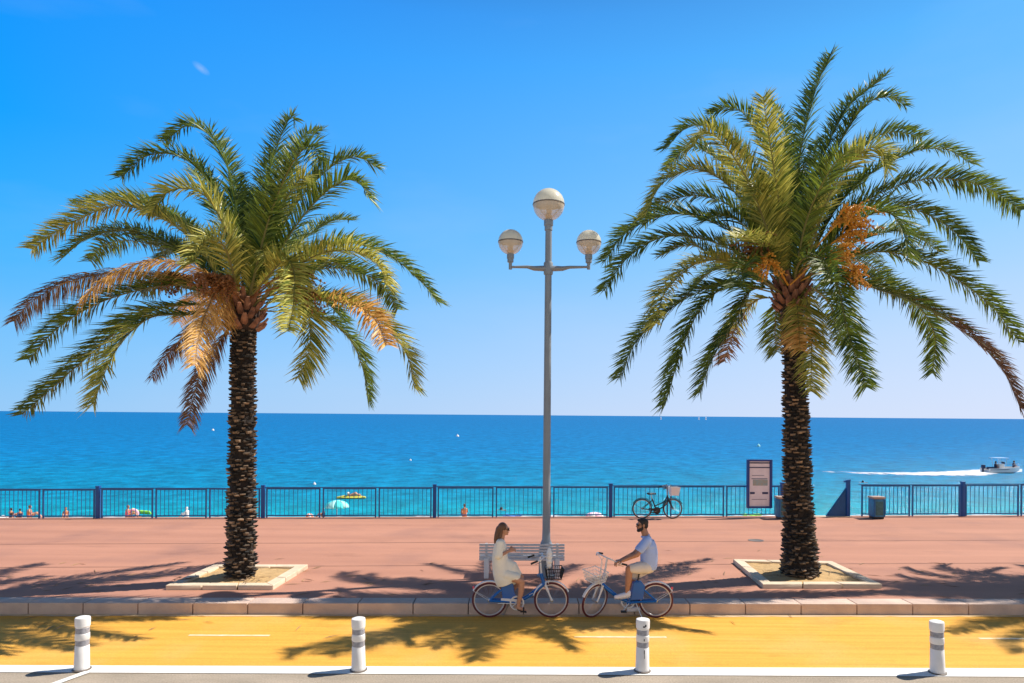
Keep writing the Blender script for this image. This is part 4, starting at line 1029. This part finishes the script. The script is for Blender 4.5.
# legs
kn_n, kn_f = o_(521.6, 581.5, -.10), o_(520.6, 576.5, .10)
an_n, an_f = o_(518.6, 604, -.11), o_(510.5, 592.5, .13)
chain(bm, [(o_(504.5, 574.5, -.09), .092), (o_(513, 577.5, -.10), .080), (kn_n, .060), (o_(521.3, 590, -.105), .052), (an_n, .034)])
chain(bm, [(o_(504.5, 574.5, .09), .092), (o_(513, 575, .10), .080), (kn_f, .060), (o_(516.5, 585, .115), .052), (an_f, .034)])
toe_n = o_(525.6, 610.6, -.12)
chain(bm, [(an_n, .034), (o_(517.8, 607.6, -.11), .034), (o_(522.5, 609.3, -.115), .032), (toe_n, .022)])
chain(bm, [(an_f, .034), (o_(509.6, 595.5, .13), .034), (o_(514.5, 596.5, .13), .032), (o_(517.8, 597.4, .13), .022)])
fuse('body', bm, 'skin_w', wt, .0075, 2); face_bits(w2, wt); glasses(w2, Rm, wt)
# sandals
for pts in ([o_(517.3, 609.3, -.11), o_(522.5, 611.3, -.117), o_(526.6, 612.3, -.12)], [o_(509.2, 597.3, .13), o_(514, 598.4, .13), o_(518.6, 599, .13)]):
    bm = nb(); tube(bm, pts, [.034, .042, .036], 10, flat=.3); 
    m_ = pts[1]+V((.02, 0, .03)); lathe(bm, [(.040, -.012), (.044, 0), (.040, .012)], m_, 14, 'X')
    obj('sandal', bm, 'black', wt)
# dress
bm = nb()
chain(bm, [(sh_n+V((0, .0, .002)), .066), (o_(500.5, 543), .088), (sh_f, .066)])
chain(bm, [(sh_n, .068), (sh_n.lerp(el_n, .55), .072), (sh_n.lerp(el_n, .92), .078)])
chain(bm, [(sh_f, .068), (sh_f.lerp(el_f, .55), .072), (sh_f.lerp(el_f, .92), .078)])
for (x, y, r3) in ((500.3, 547, (.115, .165, .11)), (500, 555, (.122, .165, .14)), (500.5, 563, (.135, .175, .13)), (501.7, 571, (.155, .195, .12)), (503.5, 577.5, (.165, .205, .095)),
                   (508.5, 577.5, (.125, .19, .09)), (513, 577.5, (.09, .17, .078)), (515.6, 577.8, (.066, .165, .072))): sphere(bm, o_(x, y), r3, 18, 12)
chain(bm, [(o_(505, 575, -.10), .11), (o_(516.3, 577.3, -.10), .078)]); chain(bm, [(o_(505, 575, .10), .11), (o_(516.3, 575.6, .10), .078)])
tube(bm, [o_(500.2, 544), o_(500, 551), o_(500, 558), o_(500.8, 565), o_(502.2, 572), o_(504.5, 579), o_(506, 583.5)], [.105, .128, .142, .155, .170, .178, .165], n=28, flat=1.12)
tube(bm, [o_(501, 564), o_(508, 571), o_(514, 576.5), o_(518.2, 579)], [.09, .125, .095, .072], n=24, flat=1.7)
dr_o = fuse('dress', bm, 'dress', wt, .010, 3)
# sleeve hem ties
bm = nb(); tube(bm, [sh_n.lerp(el_n, .97)+V((.06*math.cos(a), .0+.06*math.sin(a), -.01)) for a in [k*.52 for k in range(12)]], .006, 5, closed=True); obj('sleeve_trim', bm, 'black', dr_o)
# bag strap-like dark belt detail on sleeve skipped; hair
bm = nb()
sphere(bm, w2(0, -.028, .038), (.086, .095, .088), 18, 12); sphere(bm, w2(0, -.065, -.03), (.078, .055, .11), 16, 10)
chain(bm, [(w2(0, -.085, 0), .066), (w2(0, -.115, -.12), .062), (w2(0, -.135, -.22), .050), (w2(0, -.145, -.31), .026)])
for q_ in (-1, 1): chain(bm, [(w2(q_*.055, -.02, .07), .032), (w2(q_*.075, -.03, -.01), .026), (w2(q_*.072, -.055, -.12), .026), (w2(q_*.06, -.10, -.24), .018)])
fuse('hair', bm, 'hair_brown', wt, .008, 2)

# --- man
q = lambda px, py, dy=0: P(px, py, YM+dy)
base = V((q(645, 600).x, YM, 0.0))
mt_ = thing('person', 'bearded man in a light blue shirt and pale shorts on the right bicycle', 'person', base)
o_ = lambda px, py, dy=0: q(px, py, dy)-base
bm = nb()
hc = o_(642.2, 524.9); w2, Rm = head(bm, hc, V((-1, -.08, -.06)))
chain(bm, [(hc+V((.02, 0, -.06)), .058), (o_(646, 536.5), .066)])
sh_n, sh_f = o_(647.5, 541, -.20), o_(646.5, 540.5, .20)
chain(bm, [(sh_n, .062), (o_(647, 538.5), .075), (sh_f, .062)])
for (x, y, r3) in ((648, 544, (.115, .18, .10)), (648.7, 551, (.12, .17, .12)), (648.5, 558, (.115, .155, .12)), (648, 565, (.125, .165, .11))): sphere(bm, o_(x, y), r3, 16, 10)
wr_n = o_(622.8, 560.6, -.26); wr_f = o_(621.2, 559.8, -.10)
el_n, el_f = o_(637.2, 554.8, -.27), o_(634.3, 553.5, .12)
chain(bm, [(sh_n, .055), (el_n, .043), (wr_n, .028)]); chain(bm, [(sh_f, .055), (el_f, .043), (wr_f, .028)])
hand(bm, wr_n, V((-1, 0, -.12)), V((0, -.2, 1)), 1, .9); hand(bm, wr_f, V((-1, -.15, -.1)), V((0, .1, 1)), -1, .9)
kn_n, kn_f = o_(629.0, 568.8, -.12), o_(630.8, 577, .13)
an_n, an_f = o_(627.3, 591.5, -.13), o_(638.2, 604.5, .14)
chain(bm, [(o_(646.5, 567, -.10), .105), (o_(638, 567, -.11), .088), (kn_n, .064), (o_(628.7, 578, -.125), .062), (o_(627.8, 585, -.13), .048), (an_n, .038)])
chain(bm, [(o_(646.5, 567, .10), .105), (o_(638, 571, .12), .088), (kn_f, .064), (o_(633.5, 586, .135), .062), (an_f, .038)])
chain(bm, [(an_n, .038), (o_(627, 594, -.13), .038), (o_(620, 596, -.135), .03)]); chain(bm, [(an_f, .038), (o_(638.5, 607, .14), .038), (o_(632.5, 608.3, .14), .03)])
fuse('body', bm, 'skin_m', mt_, .008, 2); face_bits(w2, mt_); glasses(w2, Rm, mt_)
for a, b, c_2 in ((o_(628.2, 594.3, -.13), o_(621, 596, -.135), o_(616, 597, -.137)), (o_(640, 607.8, .14), o_(633, 609, .14), o_(628.5, 609.6, .14))):
    bm = nb(); chain(bm, [(a, .048), (b, .046), (c_2, .036)]); sphere(bm, a+V((0, 0, .035)), (.048, .045, .045), 12, 8)
    s_o = fuse('shoe', bm, 'shoe', mt_, .008, 2)
    bm = nb(); tube(bm, [a+V((.03, 0, -.042)), b+V((0, 0, -.040)), c_2+V((-.03, 0, -.028))], [.042, .046, .032], 10, flat=.35); obj('sole', bm, 'sole', s_o)
# shorts
bm = nb()
for (x, y, r3) in ((648, 565, (.135, .18, .10)), (646.5, 568, (.15, .185, .095))): sphere(bm, o_(x, y), r3, 16, 10)
for s in (-1, 1):
    kk = (kn_n, kn_f)[s > 0]; a = o_(646.5, 567, s*.10); chain(bm, [(a, .118), (a.lerp(kk, .45), .108), (a.lerp(kk, .80), .088)])
fuse('shorts', bm, 'shorts', mt_, .010, 3)
# shirt
bm = nb()
chain(bm, [(sh_n, .076), (o_(647, 539.7), .088), (sh_f, .076)])
for (x, y, r3) in ((648.2, 545, (.135, .20, .11)), (648.8, 552, (.142, .19, .13)), (648.8, 559, (.142, .185, .12)), (648.6, 564.5, (.15, .195, .085))): sphere(bm, o_(x, y), r3, 18, 12)
for a, b in ((sh_n, el_n), (sh_f, el_f)): chain(bm, [(a, .076), (a.lerp(b, .65), .068)])
tube(bm, [o_(647.6, 540.5), o_(648.4, 546), o_(649, 552), o_(649, 559), o_(648.8, 565), o_(648.6, 568.5)], [.115, .142, .152, .153, .148, .135], n=28, flat=1.28)
sho = fuse('shirt', bm, 'shirt', mt_, .010, 3)
bm = nb(); cpt = o_(644.8, 535.6); tube(bm, [cpt+V((.066*math.cos(a)+.01, .066*math.sin(a), .02*math.cos(a)-.005)) for a in [k*math.pi/8 for k in range(16)]], .016, 6, closed=True); obj('collar', bm, 'shirt', sho)
# hair and beard
bm = nb(); sphere(bm, w2(0, -.024, .044), (.083, .092, .080), 18, 12, Rm); sphere(bm, w2(0, -.05, -.005), (.078, .058, .075), 16, 10, Rm)
sphere(bm, w2(0, .045, .088), (.055, .04, .026), 12, 8, Rm)
for q_ in (-1, 1): chain(bm, [(w2(q_*.072, .012, .04), .014), (w2(q_*.071, .015, -.02), .010)])
fuse('hair', bm, 'hair_black', mt_, .007, 2)
bm = nb()
for q_ in (-1, 1): chain(bm, [(w2(q_*.068, .008, -.02), .013), (w2(q_*.060, .018, -.062), .020), (w2(q_*.046, .045, -.085), .024), (w2(q_*.02, .074, -.098), .024), (w2(0, .080, -.097), .024)]); chain(bm, [(w2(q_*.05, .05, -.06), .017), (w2(q_*.03, .08, -.078), .014)])
chain(bm, [(w2(-.024, .088, -.046), .006), (w2(0, .096, -.042), .007), (w2(.024, .088, -.046), .006)])
fuse('beard', bm, 'hair_black', mt_, .006, 1)

# ------------------------------------------------------------------ beach people and things
def sand_z(x, y):
    d = waterY(x)-y; return ZSEA+.135*d if d < 7 else -2.85
def beach_spot(px, back=1.6):
    rx, _ = ray(px, 516); y = (waterY(0)-back)/(1-.075*rx); x = rx*y; return V((x, y, sand_z(x, y)))
def sitter(px, label, skin, top, hair='hair_black', rz=0, back=1.6, kids=1.0):
    t = thing('person', label, 'person', beach_spot(px, back), rz, 'people on the beach')
    t.scale = (kids,)*3
    bm = nb(); chain(bm, [((0, 0, .12), .13), ((-.02, 0, .35), .12), ((0, 0, .52), .14), ((.02, 0, .62), .06), ((.03, 0, .68), .05)])
    sphere(bm, (.04, 0, .78), (.085, .075, .11), 12, 8)
    for s in (-1, 1):
        chain(bm, [((0, s*.09, .10), .09), ((.42, s*.10, .36), .06), ((.68, s*.10, .06), .045), ((.80, s*.1, .04), .035)])
        chain(bm, [((0, s*.17, .54), .05), ((.10, s*.22, .32), .04), ((.32, s*.12, .38), .03), ((.38, s*.10, .40), .03)])
    fuse('body', bm, skin, t, .02, 2)
    bm = nb(); sphere(bm, (.015, 0, .80), (.095, .085, .11), 12, 8); obj('hair', bm, hair, t)
    bm = nb(); chain(bm, [((0, 0, .12), .145), ((-.02, 0, .33), .132), ((0, 0, .45), .145)]); fuse('swimwear', bm, top, t, .025, 2)
    return t
sitter(29.5, 'fair haired sunbather sitting upright on the beach, biggest figure at far left', 'skin_w', 'cloth_orange', 'hair_brown', .5)
sitter(20, 'dark haired sunbather low on the beach, in the middle of the far left group', 'skin_m', 'navy', 'hair_black', 2.4, 2.2, .75)
sitter(11, 'dark capped sunbather at the left end of the far left beach group', 'skin_m', 'black', 'hair_black', 1.5, 2.4, .8)
sitter(66, 'lone tanned sunbather between the first two railing stiles at left', 'skin_m', 'cloth_orange', 'hair_brown', -1.2, 1.8, .85)
sitter(127.5, 'sunbather in red beside the lime float', 'skin_m', 'red_cloth', 'hair_brown', .3)
sitter(187, 'bather in a white top right of the lime float', 'cloth_white', 'cloth_white', 'cloth_white', 2.8, 1.6, .85)
sitter(323.5, 'small figure in a white hat next to the cyan umbrella pole', 'skin_w', 'navy', 'cloth_white', 3.0, 1.5, .75)
sitter(464.5, 'tanned bather with pale hair sitting left of the street lamp on the beach', 'skin_m', 'cloth_orange', 'hair_brown', 1.8, 1.6, 1.05)
def umbrella(px, top_py, wpx, label, ms, pole_tilt=0, back=1.8, depth=.32, full=True):
    s = beach_spot(px, back); tp = P(px, top_py, s.y); h = tp.z-s.z; r = wpx/2*s.y/F
    t = thing('beach_umbrella', label, 'beach umbrella', s, 0, 'beach umbrellas')
    bm = nb(); tube(bm, [(0, 0, -.1), (0, 0, max(.1, h))], .02, 6); obj('pole', bm, 'cloth_white', t)
    n_ = 8
    for half in range(2):
        bm = nb()
        for k in range(n_):
            if k % 2 != half: continue
            pr = None
            for j in range(7):
                q_ = j/6; rr = r*math.sin(q_*math.pi/2*.98); zz = h-depth*(1-math.cos(q_*math.pi/2))
                vs = [bm.verts.new((rr*math.cos(2*math.pi*(k+u_/3)/n_), rr*math.sin(2*math.pi*(k+u_/3)/n_), zz-(.03*q_*(1 if u_ in (1, 2) else 0)*-1))) for u_ in range(4)]
                if pr and j > 0:
                    for u_ in range(3): bm.faces.new((pr[u_], vs[u_], vs[u_+1], pr[u_+1]))
                pr = vs
        bmesh.ops.remove_doubles(bm, verts=bm.verts, dist=1e-5)
        cp = obj('canopy', bm, ms[half], t)
        md = cp.modifiers.new('thick', 'SOLIDIFY'); md.thickness = .012
umbrella(337, 500.2, 24, 'open cyan beach umbrella near the yellow raft', ('cyan_cloth', 'cyan_pale'), depth=.5)
umbrella(594.5, 512.2, 19, 'low pale pink beach umbrella right of the street lamp', ('pink_cloth', 'cloth_white'), depth=.36)
umbrella(309.5, 513.4, 8, 'small white beach umbrella left of the cyan one', ('cloth_white', 'cloth_orange'), depth=.3)
# floats
def torus(bm, c, Rr, r, sx=1):
    N = 24; tube(bm, [V(c)+V((Rr*sx*math.cos(2*math.pi*k/N), Rr*math.sin(2*math.pi*k/N), 0)) for k in range(N)], r, 8, closed=True)
s = beach_spot(132, 1.2)
bm = nb(); N = 20; tube(bm, [V((.25*math.cos(2*math.pi*k/N), 0, .34+.25*math.sin(2*math.pi*k/N))) for k in range(N)], .10, 8, closed=True)
o = obj('swim_ring', bm, 'pink_cloth'); o.location = s+V((.1, 0, 0)); o.rotation_euler = (.15, 0, .35); tag(o, 'upright pink swim ring held on the beach beside the lime float', 'swim ring')
s = P(143, 512.2, 49.0)
bm = nb()
for k in range(4): tube(bm, [(-.55, -.2+.13*k, 0), (.5, -.2+.13*k, 0)], .075, 8)
tube(bm, [(-.62, -.3, .06), (-.62, .3, .06)], .12, 8)
o = fuse('air_mattress', bm, 'lime', None, .03, 2); o.location = s; o.rotation_euler = (-.5, .1, .2); tag(o, 'lime green air mattress by the water\'s edge', 'air mattress')
g = G(351, 498.6, ZSEA)
bm = nb(); chain(bm, [((-1.2, 0, .08), .09), ((-.6, 0, .14), .16), ((.6, 0, .14), .16), ((1.2, 0, .10), .1)]); sphere(bm, (0, 0, .1), (1.1, .35, .10), 16, 8)
o = fuse('kayak', bm, 'yellow', None, .04, 2); o.location = g; o.rotation_euler = (0, 0, .08); tag(o, 'yellow inflatable kayak floating behind the cyan umbrella', 'kayak')
t = thing('person', 'bather sitting in the yellow kayak', 'person', g+V((.1, 0, .12)), .2)
bm = nb(); chain(bm, [((-.2, 0, .1), .13), ((.05, 0, .22), .14), ((.3, 0, .34), .12)]); sphere(bm, (-.32, 0, .3), .12, 10, 8); chain(bm, [((.3, .1, .3), .07), ((.7, .12, .2), .05)]); chain(bm, [((.3, -.1, .3), .07), ((.7, -.12, .15), .05)]); chain(bm, [((-.2, .1, .15), .05), ((-.32, .05, .3), .05)])
fuse('body', bm, 'skin_w', t, .03, 2); bm = nb(); sphere(bm, (-.34, 0, .36), (.13, .13, .1), 10, 8); obj('cap', bm, 'cloth_white', t)
# towels at the right part
for px, mm, lb in ((513, 'towel_blue', 'bright blue beach towel by the foot of the street lamp'), (752, 'lime', 'lime towel on the beach under the information board'), (6, 'cloth_white', 'white towel at the far left end of the beach')):
    s = beach_spot(px, 1.0); bm = nb()
    for k in range(6): box(bm, (-.6+.22*k, 0, .10+.03*math.sin(k*1.7)), (.23, .8, .05), Matrix.Rotation(.2*math.sin(k), 3, 'Y'))
    o = obj('towel', bm, mm); o.location = s; tag(o, lb, 'towel')

# ------------------------------------------------------------------ buoys, swimmers, sails
def buoy(px, py, r, m_, label, name='buoy'):
    g = G(px, py, ZSEA); r_ = r*g.y/F
    bm = nb(); lathe(bm, [(r_*.5, -r_*.6), (r_, -.1*r_), (r_*.95, r_*.5), (r_*.5, r_*1.1), (r_*.12, r_*1.3), (r_*.1, r_*1.8)], (0, 0, 0), 12)
    o = obj(name, bm, m_); o.location = g; tag(o, label, 'buoy', 'buoys on the sea')
buoy(213, 430.5, 1.2, 'cloth_white', 'small white buoy beside the left palm trunk')
buoy(457.5, 436.5, 1.5, 'cloth_white', 'white buoy left of the lamp post, largest on the open sea')
buoy(410.5, 460.5, 1.1, 'cloth_white', 'faint white buoy nearest below the others, between palm and lamp')
buoy(314.5, 484.5, 1.6, 'cloth_white', 'white buoy just above the railing near the cyan umbrella')
buoy(758.5, 446.5, 1.8, 'cyan_pale', 'pale green buoy above the information board')
def swimmer(px, py, label, m_='hair_black'):
    g = G(px, py, ZSEA); t = thing('person', label, 'person', g, 0, 'swimmers')
    bm = nb(); sphere(bm, (0, 0, .10), (.11, .1, .13), 10, 8); chain(bm, [((0, 0, 0), .06), ((-.05, 0, -.1), .15), ((-.5, 0, -.12), .12)]); chain(bm, [((0, -.2, -.06), .06), ((.35, -.25, .02), .045)]); chain(bm, [((0, .2, -.06), .06), ((.3, .3, -.02), .045)])
    fuse('body', bm, 'skin_m', t, .03, 1); bm = nb(); sphere(bm, (-.02, 0, .13), (.12, .11, .12), 10, 8); obj('hair', bm, m_, t)
swimmer(863, 482.5, 'swimmer with a dark head below the boat\'s wake'); swimmer(501.5, 510, 'swimmer with a dark head behind the woman\'s hair')
def sail(px, py, label, s=1.0):
    x, zz = ray(px, py); Y = 1500; t = thing('sailboat', label, 'sailboat', (x*Y, Y, ZSEA), .4, 'distant sailboats')
    t.scale = (s,)*3
    bm = nb()
    for k in range(1): chain(bm, [((-4, 0, .5), .5), ((-2, 0, .6), .9), ((2, 0, .6), .9), ((4.5, 0, .8), .2)], 8)
    obj('hull', bm, 'hull_white', t); bm = nb(); tube(bm, [(0, 0, .5), (0, 0, 13)], .1, 5); obj('mast', bm, 'steel', t)
    bm = nb(); a, b, c = (-.1, 0, 12.5), (-4, .3, 1.8), (-.1, 0, 1.8); quad(bm, [a, b, c]); quad(bm, [(.2, 0, 12), (4, .3, 1.5), (.6, .2, 1.6)])
    so_ = obj('sail', bm, 'cloth_white', t); md = so_.modifiers.new('th', 'SOLIDIFY'); md.thickness = .06
sail(661, 416, 'tiny white sailboat on the horizon below the right palm\'s drooping frond', .5)
sail(699, 416, 'tiny white sailboat on the horizon, left of a close pair', .5)
sail(706, 416, 'tiny white sailboat on the horizon, right of a close pair', .55)

# ------------------------------------------------------------------ motorboat
g = G(1001, 472.8, ZSEA)
boat = thing('motorboat', 'small white motorboat with a canopy speeding right and leaving a foam wake', 'motorboat', g, .04)
bm = nb(); rows = []
for i in range(13):
    q_ = i/12; x = -2.3+4.9*q_; w_ = .95*(1-max(0, (q_-.55)/.45)**2.2)+.02; zk = -.15+.55*max(0, (q_-.6)/.4)**2; zd = .62+.28*q_**1.5
    rows.append([bm.verts.new(p) for p in ((x, -w_, zd), (x, -w_*.92, zk+.28), (x, -w_*.45, zk+.05), (x, 0, zk-.05), (x, w_*.45, zk+.05), (x, w_*.92, zk+.28), (x, w_, zd), (x, w_*.84, zd+.01), (x, w_*.8, zd-.25), (x, 0, zd-.27), (x, -w_*.8, zd-.25), (x, -w_*.84, zd+.01))])
for A, B in zip(rows, rows[1:]):
    for k in range(12): bm.faces.new((A[k], A[(k+1) % 12], B[(k+1) % 12], B[k]))
bm.faces.new(rows[0]); bm.faces.new(rows[-1][::-1]); obj('hull', bm, 'hull_white', boat)
bm = nb()
for s in (-1, 1): tube(bm, [(-2.2, s*.975, .45), (0, s*.98, .5), (1.0, s*.86, .60)], .035, 5)
obj('rub_rail', bm, 'navy', boat)
bm = nb(); box(bm, (-.1, 0, .85), (.7, .7, .8), None, .08); obj('console', bm, 'hull_white', boat)
bm = nb(); box(bm, (.28, 0, 1.38), (.04, .66, .3), Matrix.Rotation(-.4, 3, 'Y'), .01); obj('windscreen', bm, 'navy', boat)
bm = nb(); box(bm, (-.3, 0, 2.05), (1.75, 1.5, .07), None, .03); obj('canopy', bm, 'canopy_blue', boat)
for sx in (-1, 1):
    for sy in (-1, 1): bm = nb(); tube(bm, [(-.2+sx*.45, sy*.6, .5), (-.3+sx*.6, sy*.62, 2.03)], .025, 5); obj('canopy_post', bm, 'steel', boat)
bm = nb(); box(bm, (-2.5, 0, .85), (.45, .38, .5), None, .1); box(bm, (-2.55, 0, .35), (.22, .16, .7), None, .04); obj('outboard_engine', bm, 'navy', boat)
bm = nb(); box(bm, (-1.3, 0, .62), (.6, 1.3, .35), None, .06); obj('rear_seat', bm, 'navy', boat)
bm = nb()
for s in (-1, 1): tube(bm, [(.8, s*.85, .8), (1.0, s*.82, 1.12), (2.0, s*.45, 1.25), (2.5, 0, 1.22)], .02, 5)
obj('bow_rail', bm, 'steel', boat)
def crew(x, z, label, top):
    t = thing('person', label, 'person', g+V((x, 0, z)), 0); bm = nb()
    chain(bm, [((0, 0, .1), .15), ((0, 0, .5), .17), ((.02, 0, .68), .07)]); sphere(bm, (.03, 0, .84), .12, 10, 8)
    for s in (-1, 1): chain(bm, [((0, s*.18, .52), .06), ((.2, s*.2, .3), .05), ((.4, s*.12, .35), .04)]); chain(bm, [((0, s*.1, .1), .1), ((.35, s*.1, .12), .08), ((.4, s*.1, -.3), .06)])
    fuse('body', bm, 'skin_m', t, .03, 1); bm = nb(); chain(bm, [((0, 0, .12), .17), ((0, 0, .5), .19)]); fuse('shirt', bm, top, t, .03, 1); bm = nb(); sphere(bm, (.01, 0, .88), .125, 10, 8); obj('hair', bm, 'hair_black', t)
crew(-.75, .6, 'person in navy standing at the boat\'s console under the canopy', 'navy')
crew(1.75, .7, 'person in black sitting in the bow of the motorboat', 'navy')
# wake
bm = nb(); lay = bm.verts.layers.float.new('foamy'); pa = None
for px, yt, yb, de in ((1022, 468.5, 472.8, .45), (1004, 468.5, 473.4, .45), (986, 469.0, 475.8, .62), (970, 470.2, 476.2, .6), (945, 471.5, 476.2, .55), (915, 472.3, 476.0, .5), (885, 472.3, 475.4, .42), (858, 472.0, 474.6, .38), (835, 471.4, 473.4, .30), (812, 470.8, 472.6, .22), (780, 470.2, 471.8, .12)):
    vs = []
    for k in range(5):
        g_ = G(px, yt+(yb-yt)*k/4, ZSEA); z = .04+.12*(math.sin(math.pi*k/4))*de; v = bm.verts.new((g_.x, g_.y, ZSEA+z)); v[lay] = de-(.28 if k in (0, 4) else 0); vs.append(v)
    if pa:
        for k in range(4): bm.faces.new((pa[k], vs[k], vs[k+1], pa[k+1]))
    pa = vs
struct('wake', bm, 'foam', kind='stuff')
